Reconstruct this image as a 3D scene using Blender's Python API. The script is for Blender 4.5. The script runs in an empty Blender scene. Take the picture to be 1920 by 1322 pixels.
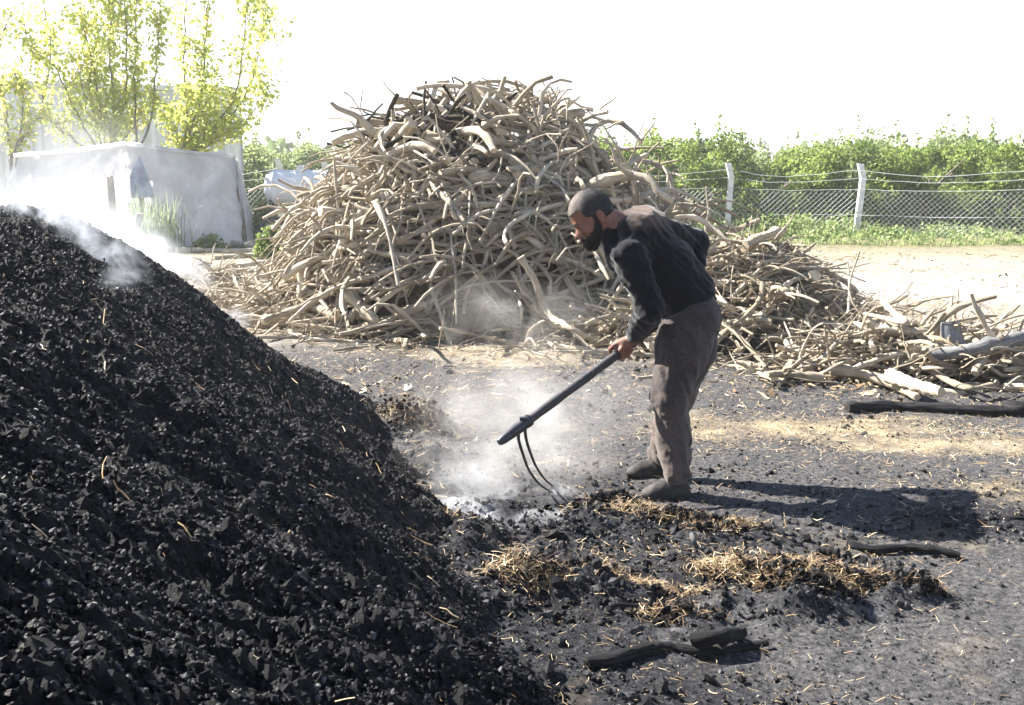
import bpy, math, random
import numpy as np
from mathutils import Vector, Matrix
R = math.radians
random.seed(7)
rng = np.random.default_rng(11)
scn = bpy.context.scene
COL = scn.collection

# ------------------------------------------------------------------ camera
TILT = math.atan(.1605)
CT, ST = math.cos(TILT), math.sin(TILT)
EYE = 1.55
cam_d = bpy.data.cameras.new("camera")
cam_d.lens = 37.5
cam_d.sensor_width = 36
cam_d.clip_start = .05
cam_d.clip_end = 2000
cam = bpy.data.objects.new("camera", cam_d)
COL.objects.link(cam)
cam.location = (0, 0, EYE)
cam.rotation_euler = (math.pi / 2 - TILT, 0, 0)
scn.camera = cam

# ------------------------------------------------------------------ light
SUN = Vector((-1.0, .50, .98)).normalized()          # direction towards the sun
w = bpy.data.worlds.new("World")
scn.world = w
w.use_nodes = True
nt = w.node_tree
sky = nt.nodes.new('ShaderNodeTexSky')
sky.sky_type = 'NISHITA'
sky.sun_disc = False
sky.sun_elevation = math.asin(SUN.z)
sky.sun_rotation = math.atan2(SUN.x, SUN.y)
sky.dust_density = .6
sky.ozone_density = 1.0
sky.air_density = 1.0
bg = nt.nodes['Background']
# hazy white band of air low over the horizon, blue sky above it
veil = nt.nodes.new('ShaderNodeHueSaturation'); veil.inputs['Saturation'].default_value = 1.25
nt.links.new(sky.outputs[0], veil.inputs['Color'])
wg = nt.nodes.new('ShaderNodeTexCoord'); ws = nt.nodes.new('ShaderNodeSeparateXYZ'); nt.links.new(wg.outputs['Generated'], ws.inputs[0])
wr = nt.nodes.new('ShaderNodeMapRange'); wr.interpolation_type = 'SMOOTHSTEP'
wr.inputs['From Min'].default_value = .18; wr.inputs['From Max'].default_value = .42; wr.inputs['To Min'].default_value = .92; wr.inputs['To Max'].default_value = .04
nt.links.new(ws.outputs['Z'], wr.inputs['Value'])
veil2 = nt.nodes.new('ShaderNodeMix'); veil2.data_type = 'RGBA'
nt.links.new(wr.outputs[0], veil2.inputs[0])
veil2.inputs[7].default_value = (7.6, 7.8, 8.2, 1)
nt.links.new(veil.outputs[0], veil2.inputs[6])
nt.links.new(veil2.outputs[2], bg.inputs[0])
bg.inputs[1].default_value = .05
sl = bpy.data.lights.new("sun", 'SUN')
sl.energy = 5.0
sl.angle = R(.5)
sl.color = (1, .955, .88)
so = bpy.data.objects.new("sun", sl)
COL.objects.link(so)
so.rotation_euler = (-SUN).to_track_quat('-Z', 'Y').to_euler()
so.location = (-20, 10, 30)
scn.view_settings.view_transform = 'Standard'
scn.view_settings.look = 'None'
scn.view_settings.exposure = 2.2
scn.view_settings.gamma = 1
scn.cycles.use_denoising = True
scn.cycles.max_bounces = 8
scn.cycles.diffuse_bounces = 3
scn.cycles.transparent_max_bounces = 16
scn.cycles.volume_bounces = 1
scn.cycles.volume_max_steps = 96
scn.cycles.use_adaptive_sampling = True

# ------------------------------------------------------------------ helpers
def ray(px, py):
    a = (px - 960) / 2000; b = (661 - py) / 2000
    return np.array([a, CT + b * ST, -ST + b * CT])
def W(px, py, Y):                    # point of the place at depth Y
    d = ray(px, py)
    return np.array([0, 0, EYE]) + d * (Y / d[1])
def G(px, py, z=0.):                 # point of the ground
    d = ray(px, py)
    return np.array([0, 0, EYE]) + d * ((z - EYE) / d[2])

def hsh(ix, iy, iz, seed):
    n = (ix.astype(np.int64) * 374761393 + iy.astype(np.int64) * 668265263 + iz.astype(np.int64) * 2147483647 + seed * 974634777) & 0xFFFFFFFF
    n = ((n ^ (n >> 13)) * 1274126177) & 0xFFFFFFFF
    n = ((n ^ (n >> 16)) * 2246822519) & 0xFFFFFFFF
    n = n ^ (n >> 15)
    return (n & 0xFFFFFF) / float(0xFFFFFF) * 2 - 1
def vn(x, y, z=0., seed=0):
    x, y, z = np.broadcast_arrays(np.asarray(x, float), np.asarray(y, float), np.asarray(z, float))
    fx, fy, fz = np.floor(x), np.floor(y), np.floor(z)
    u, v, t = x - fx, y - fy, z - fz
    u = u * u * (3 - 2 * u); v = v * v * (3 - 2 * v); t = t * t * (3 - 2 * t)
    o = 0
    for i in (0, 1):
        for j in (0, 1):
            for k in (0, 1):
                o = o + hsh(fx + i, fy + j, fz + k, seed) * (u if i else 1 - u) * (v if j else 1 - v) * (t if k else 1 - t)
    return o
def fbm(x, y, z=0., seed=0, oc=4, g=.5):
    a, s, o = 1., 1., 0
    for i in range(oc):
        o = o + a * vn(x * s, y * s, np.asarray(z) * s, seed + i * 17)
        a *= g; s *= 2.03
    return o
def sst(a, b, x):
    t = np.clip((np.asarray(x, float) - a) / (b - a), 0, 1)
    return t * t * (3 - 2 * t)

def mesh_np(name, V, F, smooth=False, attrs=None):
    """F: list of int arrays (n,k)."""
    V = np.asarray(V, np.float32)
    if not isinstance(F, (list, tuple)): F = [F]
    F = [np.asarray(f, np.int32) for f in F if len(f)]
    me = bpy.data.meshes.new(name)
    me.vertices.add(len(V)); me.vertices.foreach_set('co', V.ravel())
    nl = sum(f.size for f in F); nf = sum(len(f) for f in F)
    me.loops.add(nl); me.loops.foreach_set('vertex_index', np.concatenate([f.ravel() for f in F]))
    tot = np.concatenate([np.full(len(f), f.shape[1], np.int32) for f in F])
    st = np.concatenate([[0], np.cumsum(tot)[:-1]]).astype(np.int32)
    me.polygons.add(nf); me.polygons.foreach_set('loop_start', st); me.polygons.foreach_set('loop_total', tot)
    me.polygons.foreach_set('use_smooth', np.full(nf, smooth, bool))
    for k, a in (attrs or {}).items():
        a = np.asarray(a, np.float32)
        if a.ndim == 1:
            at = me.attributes.new(k, 'FLOAT', 'POINT'); at.data.foreach_set('value', a)
        else:
            at = me.attributes.new(k, 'FLOAT_VECTOR', 'POINT'); at.data.foreach_set('vector', a.ravel())
    me.update(calc_edges=True)
    return me
def obj(name, me, mat=None, parent=None, label=None, cat=None, group=None, kind=None, loc=None):
    o = bpy.data.objects.new(name, me)
    COL.objects.link(o)
    if mat is not None and me is not None:
        me.materials.clear()
        for m in (mat if isinstance(mat, (list, tuple)) else [mat]): me.materials.append(m)
    if loc is not None: o.location = loc
    if parent is not None:
        o.parent = parent
    if label: o['label'] = label
    if cat: o['category'] = cat
    if group: o['group'] = group
    if kind: o['kind'] = kind
    return o
def origin(V, c):
    return np.asarray(V) - np.asarray(c)

class MB:
    """collects pieces of ONE mesh"""
    def __init__(s): s.V = []; s.F = {}; s.n = 0; s.A = {}
    def add(s, V, F, **A):
        V = np.asarray(V, float)
        if not isinstance(F, (list, tuple)): F = [F]
        for f in F:
            f = np.asarray(f)
            if len(f): s.F.setdefault(f.shape[1], []).append(f + s.n)
        for k, a in A.items(): s.A.setdefault(k, []).append(np.broadcast_to(a, (len(V),) + np.shape(a)[1:]) if np.ndim(a) else np.full(len(V), a))
        s.V.append(V); s.n += len(V)
    def me(s, name, smooth=False, c=None):
        V = np.concatenate(s.V)
        if c is not None: V = V - np.asarray(c)
        return mesh_np(name, V, [np.concatenate(f) for f in s.F.values()], smooth, {k: np.concatenate(a) for k, a in s.A.items()})

def box_vf(lo, hi, bev=0.):
    lo = np.array(lo, float); hi = np.array(hi, float)
    if bev <= 0:
        V = np.array([[x, y, z] for z in (lo[2], hi[2]) for y in (lo[1], hi[1]) for x in (lo[0], hi[0])])
        return V, np.array([[0, 2, 3, 1], [4, 5, 7, 6], [0, 1, 5, 4], [2, 6, 7, 3], [0, 4, 6, 2], [1, 3, 7, 5]])
    import bmesh
    bm = bmesh.new(); bmesh.ops.create_cube(bm, size=1)
    for v in bm.verts:
        for i in range(3): v.co[i] = lo[i] if v.co[i] < 0 else hi[i]
    bmesh.ops.bevel(bm, geom=bm.edges[:], offset=bev, segments=2, affect='EDGES', profile=.5)
    bmesh.ops.triangulate(bm, faces=bm.faces[:])
    bm.verts.index_update()
    V = np.array([v.co[:] for v in bm.verts]); F = np.array([[v.index for v in f.verts] for f in bm.faces]); bm.free()
    return V, F

def resample(P, n):
    P = np.asarray(P, float)
    d = np.concatenate([[0], np.cumsum(np.linalg.norm(np.diff(P, axis=0), axis=1))])
    # catmull-rom
    t = np.linspace(0, d[-1], n); o = np.zeros((n, P.shape[1]))
    for i, s in enumerate(t):
        k = min(max(np.searchsorted(d, s) - 1, 0), len(P) - 2)
        u = (s - d[k]) / max(d[k + 1] - d[k], 1e-9)
        p0, p1, p2, p3 = P[max(k - 1, 0)], P[k], P[k + 1], P[min(k + 2, len(P) - 1)]
        o[i] = .5 * ((2 * p1) + (-p0 + p2) * u + (2 * p0 - 5 * p1 + 4 * p2 - p3) * u * u + (-p0 + 3 * p1 - 3 * p2 + p3) * u ** 3)
    return o
def tube(P, rad, sides=8, cap=True, lump=0., r=None, flat=1.):
    """tube along P -> V, [quads, tris], bark coordinates, end flag"""
    P = np.asarray(P, float); n = len(P)
    rad = np.broadcast_to(np.asarray(rad, float), (n,))
    T = np.gradient(P, axis=0); T /= np.linalg.norm(T, axis=1)[:, None] + 1e-12
    a = np.array([0, 0, 1.]) if abs(T[0][2]) < .8 else np.array([1., 0, 0])
    N = np.cross(T[0], a); N /= np.linalg.norm(N); Ns = [N]
    for i in range(1, n):
        N = N - T[i] * N.dot(T[i]); N /= np.linalg.norm(N) + 1e-12; Ns.append(N)
    Ns = np.array(Ns); B = np.cross(T, Ns)
    th = np.arange(sides) * 2 * np.pi / sides
    k = np.ones((n, sides))
    if lump and r is not None:
        ph = r.uniform(0, 6.28, 3)
        k += lump * (np.sin(2 * th + ph[0])[None] * .5 + np.sin(3 * th + ph[1])[None] * .5) + lump * .6 * r.normal(size=(n, sides))
    c, s = np.cos(th)[None, :, None], np.sin(th)[None, :, None] * flat
    V = P[:, None] + (rad[:, None] * k)[:, :, None] * (c * Ns[:, None] + s * B[:, None])
    L = np.concatenate([[0], np.cumsum(np.linalg.norm(np.diff(P, axis=0), axis=1))])
    bk = np.stack([np.broadcast_to(np.cos(th) * .05, (n, sides)), np.broadcast_to(np.sin(th) * .05, (n, sides)), np.broadcast_to(L[:, None] * .12, (n, sides))], -1)
    V = V.reshape(-1, 3); bk = bk.reshape(-1, 3)
    i = np.arange(n - 1)[:, None] * sides; j = np.arange(sides)[None]; j2 = (j + 1) % sides
    Q = np.stack([i + j, i + j2, i + sides + j2, i + sides + j], -1).reshape(-1, 4)
    F = [Q]; end = np.zeros(len(V))
    if cap:
        m = len(V)
        jj = np.arange(sides)
        # caps get their own ring so that the cut face can be a lighter wood
        c0 = np.concatenate([V[:sides], [P[0] - T[0] * rad[0] * .08]]); c1 = np.concatenate([V[-sides:], [P[-1] + T[-1] * rad[-1] * .08]])
        t0 = np.stack([m + jj, np.full(sides, m + sides), m + (jj + 1) % sides], -1)
        m1 = m + sides + 1
        t1 = np.stack([m1 + jj, m1 + (jj + 1) % sides, np.full(sides, m1 + sides)], -1)
        V = np.concatenate([V, c0, c1]); F.append(np.concatenate([t0, t1]))
        bk = np.concatenate([bk, np.tile(np.c_[np.cos(th), np.sin(th), th * 0] * .02, (1, 1)), [[0, 0, 0]], np.tile(np.c_[np.cos(th), np.sin(th), th * 0] * .02, (1, 1)), [[0, 0, 0]]])
        end = np.concatenate([end, np.ones(2 * sides + 2)])
    return V, F, bk, end

def scatter(V0, F0, pos, scale, r, jit=0., rot=None, aniso=None):
    """many copies of a little shape in one mesh -> V, F"""
    n, k = len(pos), len(V0)
    if rot is None:
        q = r.normal(size=(n, 4)); q /= np.linalg.norm(q, axis=1)[:, None]
        a, b, c, d = q.T
        rot = np.stack([1 - 2 * (c * c + d * d), 2 * (b * c - a * d), 2 * (b * d + a * c), 2 * (b * c + a * d), 1 - 2 * (b * b + d * d), 2 * (c * d - a * b),
                        2 * (b * d - a * c), 2 * (c * d + a * b), 1 - 2 * (b * b + c * c)], -1).reshape(n, 3, 3)
    V = np.broadcast_to(V0, (n, k, 3)).copy()
    if jit: V += r.normal(size=(n, k, 3)) * jit
    if aniso is not None: V *= aniso[:, None, :]
    V *= np.reshape(scale, (-1, 1, 1))
    V = np.einsum('nij,nkj->nki', rot, V) + pos[:, None]
    F = (F0[None] + (np.arange(n) * k)[:, None, None]).reshape(-1, F0.shape[1])
    return V.reshape(-1, 3), F
def ico():
    t = (1 + 5 ** .5) / 2
    V = np.array([[-1, t, 0], [1, t, 0], [-1, -t, 0], [1, -t, 0], [0, -1, t], [0, 1, t], [0, -1, -t], [0, 1, -t], [t, 0, -1], [t, 0, 1], [-t, 0, -1], [-t, 0, 1]], float) / 1.902
    F = np.array([[0, 11, 5], [0, 5, 1], [0, 1, 7], [0, 7, 10], [0, 10, 11], [1, 5, 9], [5, 11, 4], [11, 10, 2], [10, 7, 6], [7, 1, 8], [3, 9, 4], [3, 4, 2], [3, 2, 6], [3, 6, 8], [3, 8, 9], [4, 9, 5], [2, 4, 11], [6, 2, 10], [8, 6, 7], [9, 8, 1]])
    return V, F
ICO = ico()

# ------------------------------------------------------------------ materials
def mat(name):
    m = bpy.data.materials.new(name); m.use_nodes = True
    return m, m.node_tree, m.node_tree.nodes['Principled BSDF']
def nn(t, typ, **k):
    n = t.nodes.new(typ)
    for a, v in k.items():
        if a.startswith('i_'):
            key = a[2:]; n.inputs[int(key) if key.isdigit() else key.replace('_', ' ')].default_value = v
        else: setattr(n, a, v)
    return n
def ramp(t, fac, stops):
    n = nn(t, 'ShaderNodeValToRGB'); e = n.color_ramp.elements
    while len(e) < len(stops): e.new(.5)
    for i, (p, c) in enumerate(stops):
        e[i].position = p; e[i].color = (*c, 1) if len(c) == 3 else c
    t.links.new(fac, n.inputs[0]); return n.outputs[0]
def mix(t, fac, a, b, mode='MIX'):
    n = nn(t, 'ShaderNodeMix', data_type='RGBA', blend_type=mode)
    for s, v in ((0, fac), (6, a), (7, b)):
        if hasattr(v, 'is_linked') or hasattr(v, 'links'): t.links.new(v, n.inputs[s])
        else: n.inputs[s].default_value = v if s == 0 else ((*v, 1) if len(v) == 3 else v)
    return n.outputs[2]
def math_(t, op, a, b=0., c=0.):
    n = nn(t, 'ShaderNodeMath', operation=op)
    for s, v in ((0, a), (1, b), (2, c)):
        if hasattr(v, 'links'): t.links.new(v, n.inputs[s])
        else: n.inputs[s].default_value = v
    return n.outputs[0]
def noise(t, vec, scale, detail=4, rough=.55, dist=0.):
    n = nn(t, 'ShaderNodeTexNoise'); n.inputs['Scale'].default_value = scale; n.inputs['Detail'].default_value = detail
    n.inputs['Roughness'].default_value = rough; n.inputs['Distortion'].default_value = dist
    if vec is not None: t.links.new(vec, n.inputs['Vector'])
    return n.outputs['Fac']
def attr(t, name, out='Fac'):
    n = nn(t, 'ShaderNodeAttribute'); n.attribute_name = name; return n.outputs[out]
def geo_pos(t): return nn(t, 'ShaderNodeNewGeometry').outputs['Position']
def objco(t): return nn(t, 'ShaderNodeTexCoord').outputs['Object']
def bump(t, b, h, strength, dist):
    n = nn(t, 'ShaderNodeBump'); n.inputs['Strength'].default_value = strength; n.inputs['Distance'].default_value = dist
    t.links.new(h, n.inputs['Height']); t.links.new(n.outputs[0], b.inputs['Normal']); return n

def simple(name, col, rough=.8, spec=.3, var=.25, scale=8., bmp=0., bscale=60., metal=0., col2=None):
    m, t, b = mat(name); p = objco(t)
    f = noise(t, p, scale, 5)
    c2 = col2 or tuple(c * (1 - var) for c in col); c1 = tuple(min(1, c * (1 + var)) for c in col) if not col2 else col
    t.links.new(ramp(t, f, [(.35, c2), (.65, c1)]), b.inputs['Base Color'])
    b.inputs['Roughness'].default_value = rough; b.inputs['Specular IOR Level'].default_value = spec; b.inputs['Metallic'].default_value = metal
    if bmp: bump(t, b, noise(t, p, bscale, 6, .6), 1, bmp)
    return m
def leaf_mat(name, c0, c1, tr=.5, dust=None):
    m, t, b = mat(name)
    a = attr(t, 'rnd')
    st = [(0, c0), (1, c1)] if dust is None else [(0, c0), (.75, c1), (1, dust)]
    col = ramp(t, a, st)
    t.links.new(col, b.inputs['Base Color']); b.inputs['Roughness'].default_value = .45; b.inputs['Specular IOR Level'].default_value = .35
    tl = nn(t, 'ShaderNodeBsdfTranslucent')
    hs = nn(t, 'ShaderNodeHueSaturation'); hs.inputs['Value'].default_value = 2.0; hs.inputs['Hue'].default_value = .485; hs.inputs['Saturation'].default_value = .88
    t.links.new(col, hs.inputs['Color']); t.links.new(hs.outputs[0], tl.inputs['Color'])
    mx = nn(t, 'ShaderNodeMixShader'); mx.inputs[0].default_value = tr
    t.links.new(b.outputs[0], mx.inputs[1]); t.links.new(tl.outputs[0], mx.inputs[2])
    t.links.new(mx.outputs[0], t.nodes['Material Output'].inputs[0])
    return m

# coal
m, t, b = mat('coal'); M_coal = m
a = attr(t, 'rnd')
t.links.new(ramp(t, a, [(0, (.0015, .0015, .002)), (.6, (.004, .004, .0055)), (.86, (.012, .012, .015)), (.96, (.045, .045, .047)), (.996, (.10, .10, .10)), (1, (.45, .43, .38))]), b.inputs['Base Color'])
b.inputs['Roughness'].default_value = .55; b.inputs['Specular IOR Level'].default_value = .13
bump(t, b, noise(t, geo_pos(t), 160, 3), .8, .004)
m, t, b = mat('yard_crumbs'); M_crumb = m
t.links.new(ramp(t, attr(t, 'rnd'), [(0, (.006, .006, .008)), (.35, (.018, .018, .02)), (.7, (.06, .058, .058)), (.94, (.12, .115, .11)), (.985, (.25, .24, .22)), (1, (.6, .58, .52))]), b.inputs['Base Color'])
b.inputs['Roughness'].default_value = .8; b.inputs['Specular IOR Level'].default_value = .2
# coal slope surface
m, t, b = mat('coal_slope'); M_slope = m
p = geo_pos(t); f = noise(t, p, 30, 8, .7)
f2 = noise(t, p, 1.6, 4)
c = ramp(t, f, [(.3, (.002, .002, .003)), (.55, (.006, .006, .008)), (.72, (.02, .02, .024))])
c = mix(t, math_(t, 'MULTIPLY', ramp(t, f2, [(.5, (0, 0, 0)), (.7, (1, 1, 1))]), .5), c, (.035, .034, .037))
t.links.new(c, b.inputs['Base Color']); b.inputs['Roughness'].default_value = .75; b.inputs['Specular IOR Level'].default_value = .2
bump(t, b, noise(t, p, 90, 8, .75), 1, .016)
# wood
def wood(name, c0, c1, c2, endc, dirt=.5):
    m, t, b = mat(name)
    bk = attr(t, 'bk', 'Vector'); rnd = attr(t, 'rnd'); e = attr(t, 'end')
    f = noise(t, bk, 55, 6, .65, .4)
    c = ramp(t, f, [(.3, c0), (.5, c1), (.7, c2)])
    oi = nn(t, 'ShaderNodeObjectInfo').outputs['Random']
    v = math_(t, 'ADD', math_(t, 'MULTIPLY', rnd, .55), .68)
    hs = nn(t, 'ShaderNodeHueSaturation'); t.links.new(v, hs.inputs['Value']); t.links.new(c, hs.inputs['Color'])
    s = math_(t, 'ADD', math_(t, 'MULTIPLY', rnd, -.35), 1.28); t.links.new(s, hs.inputs['Saturation'])
    d = noise(t, geo_pos(t), 4.5, 4)
    c = mix(t, math_(t, 'MULTIPLY', ramp(t, d, [(.45, (0, 0, 0)), (.68, (1, 1, 1))]), dirt), hs.outputs[0], tuple(x * .45 for x in c0))
    c = mix(t, e, c, endc)
    t.links.new(c, b.inputs['Base Color']); b.inputs['Roughness'].default_value = .85; b.inputs['Specular IOR Level'].default_value = .2
    bump(t, b, math_(t, 'ADD', f, math_(t, 'MULTIPLY', noise(t, bk, 210, 4, .7), .35)), 1, .022)
    return m
M_wood = wood('dusty_wood', (.33, .265, .19), (.56, .485, .38), (.70, .635, .52), (.60, .49, .35), .42)
M_char = wood('charred_wood', (.008, .008, .009), (.022, .021, .022), (.075, .07, .07), (.03, .028, .027), .3)
M_grey = wood('grey_wood', (.10, .10, .105), (.2, .2, .2), (.36, .35, .34), (.4, .36, .3), .2)
M_twig = wood('twig_wood', (.24, .19, .13), (.42, .35, .26), (.55, .48, .37), (.5, .42, .3), .3)
# straw
m, t, b = mat('straw'); M_straw = m
t.links.new(ramp(t, attr(t, 'rnd'), [(0, (.015, .011, .009)), (.3, (.13, .075, .035)), (.65, (.36, .245, .12)), (1, (.60, .49, .31))]), b.inputs['Base Color'])
b.inputs['Roughness'].default_value = .55
M_skin = simple('skin', (.30, .125, .078), .5, .4, .18, 30, .0012, 260)
# ------------------------------------------------------------------ terrain: functions
MA, MBp = np.array([-1.5, .746]), np.array([-2.937, 6.133])
def mound_h(x, y):
    d = MBp - MA
    t_ = np.clip(((x - MA[0]) * d[0] + (y - MA[1]) * d[1]) / d.dot(d), 0, 1)
    r_ = np.hypot(x - MA[0] - t_ * d[0], y - MA[1] - t_ * d[1])
    wob = .05 * vn(x * 1.3, y * 1.3, 0, 5) + .03 * vn(x * 3.1, y * 3.1, 0, 6)
    r_ = r_ * (1 + .045 * vn(x * 2.2, y * 2.2, .3, 8))
    h = 1.404 - .036 * t_ - .848 * (np.sqrt(r_ * r_ + .666 ** 2) - .666) + wob
    # gullies raked down the slope
    g_ = (x * .97 + y * .26); s_ = (-x * .26 + y * .97)
    h = h + .036 * vn(s_ * 2.6 + g_ * .5, g_ * .55, 0, 9) + .018 * vn(s_ * 7 + g_ * 1.2, g_ * 1.3, 0, 19)
    return h
def blob(x, y, cx, cy, rx, ry=None, a=0.):
    ry = ry or rx
    c, s = math.cos(a), math.sin(a)
    u = ((x - cx) * c + (y - cy) * s) / rx; v = (-(x - cx) * s + (y - cy) * c) / ry
    return np.exp(-(u * u + v * v))
def gp(px, py): return G(px, py)[:2]
PIT = gp(905, 985)                     # raked-out pit with pale ash
BUMPS = [  # px, py, rx, ry, height: clods and straw heaps around the pit
    (1135, 985, .20, .11, .13), (1190, 1000, .14, .08, .05), (760, 800, .28, .24, .17), (820, 860, .2, .14, .09), (1000, 1120, .24, .10, .07), (1110, 1135, .16, .08, .12),
    (1530, 1145, .17, .08, .10), (1690, 1130, .14, .06, .09), (960, 1000, .22, .07, .04), (1040, 1005, .18, .07, .05), (1350, 1010, .2, .07, .04),
    (1450, 1075, .3, .10, .06), (940, 1180, .14, .1, .05), (1180, 1150, .12, .06, .06), (880, 1030, .14, .1, .07), (1850, 985, .25, .15, .05), (1250, 1075, .2, .08, .03)]
BW = [(*gp(a, b), c, d, e) for a, b, c, d, e in BUMPS]
def ground_h(x, y):
    near = sst(16, 7, y) * sst(-1, 1, y)
    z = .05 * fbm(x * .23, y * .23, 0, 31, 3) * sst(3, 14, y) + .018 * fbm(x * 1.1, y * 1.1, 0, 32, 3)
    z = z + .010 * fbm(x * 5, y * 5, 0, 33, 3) * near
    reg = blob(x, y, .55, 4.0, 1.0, .75) + blob(x, y, -.1, 4.9, .6, .5) * .6
    z = z + np.clip(reg, 0, 1) * (.022 * fbm(x * 9, y * 9, 0, 34, 4, .6) + .012)
    mh_ = mound_h(x, y); z = z + .085 * np.exp(np.minimum(mh_, 0) / .17) * sst(6.0, 4.4, y) * (1 + .5 * vn(x * 6, y * 6, 0, 37))
    z = z - .07 * blob(x, y, PIT[0], PIT[1] + .1, .3, .2)
    for cx, cy, rx, ry, h in BW:
        z = z + h * .72 * blob(x, y, cx, cy, rx, ry, .1) * (1 + .35 * vn(x * 9, y * 9, 0, 35) + .3 * vn(x * 24, y * 24, 0, 36))
    return z
def smax(a, b, k): 
    h = np.clip(.5 + .5 * (a - b) / k, 0, 1)
    return b * (1 - h) + a * h + k * h * (1 - h)
def gz(x, y): return ground_h(np.asarray(x, float), np.asarray(y, float))
def surf(x, y):
    x = np.asarray(x, float); y = np.asarray(y, float)
    return np.maximum(gz(x, y), mound_top(x, y))
def _hitm(px, py):
    d = ray(px, py); t_ = np.linspace(2, 10, 2500) / d[1]; P = np.array([0, 0, EYE]) + t_[:, None] * d
    g_ = P[:, 2] - np.maximum(mound_h(P[:, 0], P[:, 1]), ground_h(P[:, 0], P[:, 1])); k = np.nonzero(g_ < 0)[0]
    return P[k[0]] if len(k) and P[k[0], 1] < 9 else P[np.argmin(np.where(t_ * d[1] < 8.5, g_, 9))]
HO = _hitm(762, 912); HO2 = _hitm(740, 868)
def mound_top(x, y):
    m = mound_h(x, y); toe = sst(.35, -.05, m)
    m = m + .02 * fbm(x * 4, y * 4, 0, 41, 3) + toe * .02 * fbm(x * 8, y * 8, 0, 43, 3)
    # a scooped hollow with a dark overhang, and a step under it, low on the slope
    m = m - .26 * blob(x, y, HO[0], HO[1], .17, .09, -.15) + .10 * blob(x, y, HO2[0], HO2[1] + .08, .24, .12, -.15)
    m = m + .05 * blob(x, y, -.5, 4.8, .2, .25) - .08 * blob(x, y, -.32, 4.95, .16, .12)
    return m

def axis(lo, a, b, hi, step, grow):
    c = list(np.arange(a, b, step)); s = step
    v = c[-1]
    while v < hi: s *= grow; v += s; c.append(v)
    s = step; v = c[0]
    while v > lo: s *= grow; v -= s; c.insert(0, v)
    return np.array(c)
xs = axis(-420, -1.3, 3.0, 420, .017, 1.03)
ys = axis(-30, 2.6, 6.4, 900, .02, 1.014)
X, Y = np.meshgrid(xs, ys)
Z = gz(X, Y)
Z = Z + .004 * vn(X * 38, Y * 38, 0, 51) * sst(12, 7, Y) + .0035 * vn(X * 80, Y * 80, 0, 52) * sst(8, 5, Y)
nx, ny = len(xs), len(ys)
V = np.stack([X, Y, Z], -1).reshape(-1, 3)
i = (np.arange(ny - 1)[:, None] * nx + np.arange(nx - 1)[None]).ravel()
Fq = np.stack([i, i + 1, i + nx + 1, i + nx], -1)
# soil: coal dust in the yard, pale dusty earth beyond, chaff patches
x, y = V[:, 0], V[:, 1]
n1 = fbm(x * .8, y * .8, 0, 61, 4); n2 = fbm(x * 2.7, y * 2.7, 0, 62, 4); n3 = fbm(x * 7, y * 7, 0, 63, 3)
edge = y - (9.75 - 1.5 * sst(1.5, 4.5, x) + .25 * np.clip(x, -3, 4) * 0 - .25 * np.clip(x - 2.2, 0, 4)) + n1 * .7 + n2 * .35
pale = sst(-.5, .9, edge)
track = pale * (blob(x, y, 8.5, 15.0, 7.5, 1.6, -.12) * 1.2 + blob(x, y, 20, 12, 9, 2.2, -.3))
track = np.clip(track, 0, 1)
chaff = np.clip(pale * sst(.1, .7, n2 + .3) * .7, 0, 1)
for px, py, rx, ry, s in [(1560, 800, 1.2, .35, 1.), (1330, 810, .35, .4, .8), (1750, 830, .9, .3, .8), (760, 790, .45, .4, .5), (1000, 660, 1.3, .6, .6), (1480, 1080, .55, .12, .5), (1060, 1100, .4, .12, .4), (1700, 480, 4.5, 1.8, 1.), (1150, 960, .4, .1, .3), (1850, 920, .6, .3, .35)]:
    cx, cy = gp(px, py)
    chaff = np.maximum(chaff, np.clip(blob(x, y, cx, cy, rx, ry) * 1.4 * s + (n2 * .35 + n3 * .25) - .25, 0, 1))
ash = np.clip(blob(x, y, PIT[0], PIT[1] + .05, .36, .26) * 1.5 + n3 * .5 - .45, 0, 1)
for px, py, rx, ry in [(1350, 1005, .2, .05), (860, 950, .2, .2), (1010, 960, .3, .08), (940, 1075, .06, .02)]:
    cx, cy = gp(px, py); ash = np.maximum(ash, np.clip(blob(x, y, cx, cy, rx, ry) * 1.3 + n3 * .5 - .4, 0, 1))
bumpy = sum(blob(x, y, a_, b_, c_ * 1.3, d_ * 1.6) for a_, b_, c_, d_, h_ in BW)
black = np.clip(bumpy * .9 * (y < 6.2) + .9 * np.exp(np.minimum(mound_h(x, y), 0) / .22) * sst(6.3, 5, y) + blob(x, y, .5, 4.1, 1.0, .5) * .9 + blob(x, y, -.3, 5.0, .5, .6) * .8 + blob(x, y, .2, 3.0, .6, .6) * .8 + n1 * .45 + n2 * .25 - .1, 0, 1) * (1 - pale)
far = sst(20, 27, y + n1 * .6) 
soil = np.stack([pale, chaff, black], -1); soil2 = np.stack([ash, track, far], -1)
m, t, b = mat('soil'); M_soil = m
p = geo_pos(t)
s1 = nn(t, 'ShaderNodeSeparateXYZ'); t.links.new(attr(t, 'soil', 'Vector'), s1.inputs[0])
s2 = nn(t, 'ShaderNodeSeparateXYZ'); t.links.new(attr(t, 'soil2', 'Vector'), s2.inputs[0])
fa = noise(t, p, 45, 8, .72); fb = noise(t, p, 5, 6, .6); fc = noise(t, p, 220, 3, .6)
yard = ramp(t, fa, [(.34, (.015, .015, .017)), (.48, (.064, .062, .064)), (.60, (.115, .11, .108)), (.74, (.21, .19, .17))])
blk = ramp(t, fa, [(.35, (.008, .008, .01)), (.52, (.024, .024, .028)), (.68, (.08, .078, .08))])
pl = ramp(t, fa, [(.3, (.10, .088, .075)), (.5, (.27, .245, .215)), (.7, (.42, .39, .345))])
ch = ramp(t, fc, [(.35, (.16, .12, .075)), (.5, (.34, .27, .17)), (.66, (.52, .44, .30))])
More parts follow.
